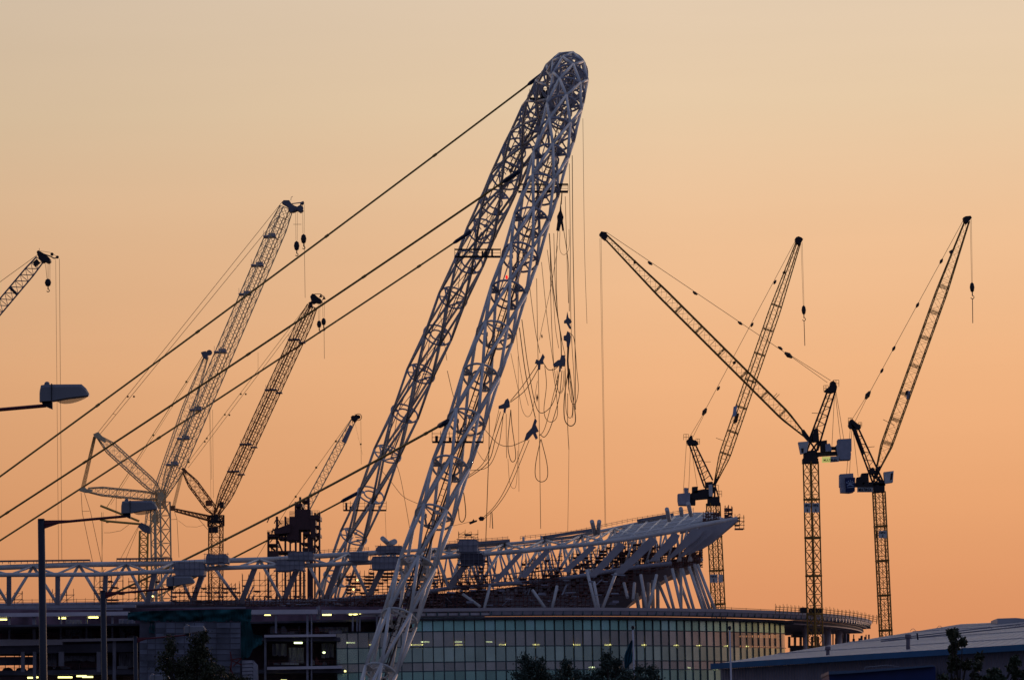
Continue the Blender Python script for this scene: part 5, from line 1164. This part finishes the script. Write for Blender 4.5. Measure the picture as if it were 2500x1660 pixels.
# ------------------------------------------------------------------ flag poles
for x0, x1, y, lab, flag in ((1545, 1549, 1527, 'white flagpole with a furled dark teal flag', True), (1781.5, 1785, 1528, 'bare white flagpole in front of the right end of the glass', False)):
    D = 205; top = P(x0, y+10, D); fp = thing('flagpole', lab, 'flagpole', V((top.x, D, 0)), 'flagpoles in front of the glass')
    k = MB(); k.tube(V((top.x, D, gz(0, D))), top, .052, 12, .034); k.build('pole', 'pole_white', fp)
    k = MB(); k.ball(P(x0, y+3, D), .075, 10); k.tube(P(x0, y+4, D), P(x0, y+10, D), .085, 10, .03); k.build('finial', 'lamp_bracket', fp)
    if flag:
        k = MB(); nx, ny = 10, 26; out = []
        for j in range(ny+1):
            f_ = j/ny; yy = 1562+75*f_; xl = interp([(0, 1541), (.25, 1531), (.5, 1524), (.75, 1524), (1.0, 1525)], f_); xr = interp([(0, 1544), (.5, 1544.5), (.72, 1543), (.85, 1534), (1.0, 1528)], f_)
            out.append([P(xl+(xr-xl)*i/nx, yy, D+.12*sin(i*1.9+f_*5)) for i in range(nx+1)])
        vs2 = [v for r_ in out for v in r_]; k.add(vs2, [[j*(nx+1)+i, j*(nx+1)+i+1, (j+1)*(nx+1)+i+1, (j+1)*(nx+1)+i] for j in range(ny) for i in range(nx)], True); k.build('flag', 'flag', fp)

# ------------------------------------------------------------------ trees
def tree(label, x, D, blobs, leaf='leaf', ls=.11, dens=3200, cat='tree', kind='broadleaf_tree', group='trees at the lower edge'):
    "blobs: (px, py, rx px, ry px) crown lobes"
    base = V((P(x, 1700, D).x, D, gz(0, D))); t = thing(kind, label, cat, base, group)
    tr = MB(); fo = MB(); s_ = px(D)
    fork = V((base.x, D, min(P(b[0], b[1]+b[3], D).z for b in blobs)-.3)); fork.z = max(fork.z, 1.5)
    ts = min(1, D/150)**1.6; tr.tube(base, fork, .16*ts, 10, .12*ts)
    for bx, by, rx, ry in blobs:
        c = P(bx, by, D+rnd.uniform(-.4, .4)); R_ = (rx/s_, rx/s_, ry/s_)
        tr.tube(fork, c.lerp(fork, .35)+V((rnd.uniform(-.2, .2), 0, 0)), .07*ts, 6, .04*ts); tr.tube(c.lerp(fork, .35), c+V((0, 0, R_[2]*.5)), .04*ts, 5, .012*ts)
        n_cl = max(9 if D < 100 else 14, int(dens*R_[0]*R_[2]/14)+4); near = D < 100
        cl = []
        for _ in range(n_cl):
            while True:
                d = V((rnd.uniform(-1, 1), rnd.uniform(-1, 1), rnd.uniform(-1, 1)))
                if .2 < d.length < 1.02: break
            cl.append((c+V((d.x*R_[0], d.y*R_[1], d.z*R_[2])), rnd.uniform(.16, .34)*max(.15 if near else .5, min(1.2, (R_[0]+R_[2])/1.6))))
        for cc, cr in cl:
            tr.tube(c.lerp(cc, .2), cc, .012*ts, 4, .005*ts)
            for _ in range(int(46*max(.5, cr/.25))):
                d = V((rnd.gauss(0, .5), rnd.gauss(0, .5), rnd.gauss(0, .5)))*cr; p = cc+d
                a = V((rnd.uniform(-1, 1), rnd.uniform(-1, 1), rnd.uniform(-1, 1))).normalized(); b = a.cross(V((rnd.uniform(-1, 1), rnd.uniform(-1, 1), rnd.uniform(-1, 1)))).normalized()
                l = ls*rnd.uniform(.5, 1.1); fo.add([p-a*l*.5, p+b*l*.28, p+a*l*.5, p-b*l*.28], [[0, 1, 2, 3]])
    tr.build('trunk', 'bark', t); fo.build('crown', leaf, t)
tree('two-headed dark tree in front of the sheeted scaffold at the lower left', 450, 150, [(415, 1578, 16, 26), (405, 1620, 22, 30), (500, 1556, 8, 14), (480, 1580, 22, 30), (490, 1610, 28, 34), (450, 1630, 42, 30), (520, 1640, 30, 26), (470, 1680, 70, 40)], 'leaf_dark')
tree('low dark bush crown beside the small sheeted stair tower', 570, 152, [(560, 1655, 16, 18), (590, 1665, 14, 14), (578, 1690, 26, 24)], 'leaf_dark')
tree('rounded tree in front of the glass, left of the flag', 1290, 160, [(1280, 1612, 14, 12), (1295, 1628, 26, 20), (1318, 1622, 12, 12), (1275, 1645, 26, 22), (1320, 1650, 22, 22), (1300, 1680, 60, 36)], 'leaf_blue')
tree('small tree crown half way between the rounded tree and the flag', 1385, 162, [(1385, 1622, 10, 10), (1380, 1640, 22, 16), (1405, 1652, 20, 14), (1360, 1660, 22, 14), (1390, 1680, 50, 24)], 'leaf_blue')
tree('spiky topped tree directly left of the flagpole with the flag', 1490, 158, [(1481, 1605, 5, 10), (1482, 1622, 11, 14), (1505, 1618, 12, 9), (1480, 1642, 26, 18), (1512, 1640, 18, 14), (1450, 1656, 28, 16), (1530, 1654, 18, 14), (1485, 1690, 70, 34)], 'leaf_blue')
tree('low tree crown just right of the flagpole with the flag', 1580, 164, [(1562, 1640, 14, 12), (1592, 1636, 14, 10), (1575, 1658, 30, 14), (1600, 1655, 16, 10), (1580, 1690, 46, 26)], 'leaf_blue')
tree('leafy shoot rising over the warehouse eaves, nearest of the right hand foliage', 2340, 62, [(2320, 1545, 3, 4), (2332, 1544, 3, 5), (2326, 1556, 4, 7), (2332, 1573, 14, 10), (2350, 1566, 6, 4), (2328, 1584, 9, 9), (2330, 1608, 12, 10), (2345, 1622, 12, 8), (2328, 1628, 7, 8), (2360, 1625, 10, 10), (2390, 1608, 10, 12), (2386, 1625, 8, 9), (2380, 1650, 16, 12)], 'leaf_dark', .075, 9000)
tree('loose branch of leaves against the warehouse wall near the bottom right', 2420, 64, [(2425, 1640, 14, 12), (2418, 1660, 18, 12), (2440, 1655, 10, 10), (2470, 1628, 10, 10), (2480, 1615, 10, 10), (2478, 1645, 14, 14), (2496, 1655, 14, 14), (2300, 1655, 12, 8), (2350, 1668, 30, 10)], 'leaf', .075, 8000)

for o in COL.objects:
    if '_o' in o: del o['_o']
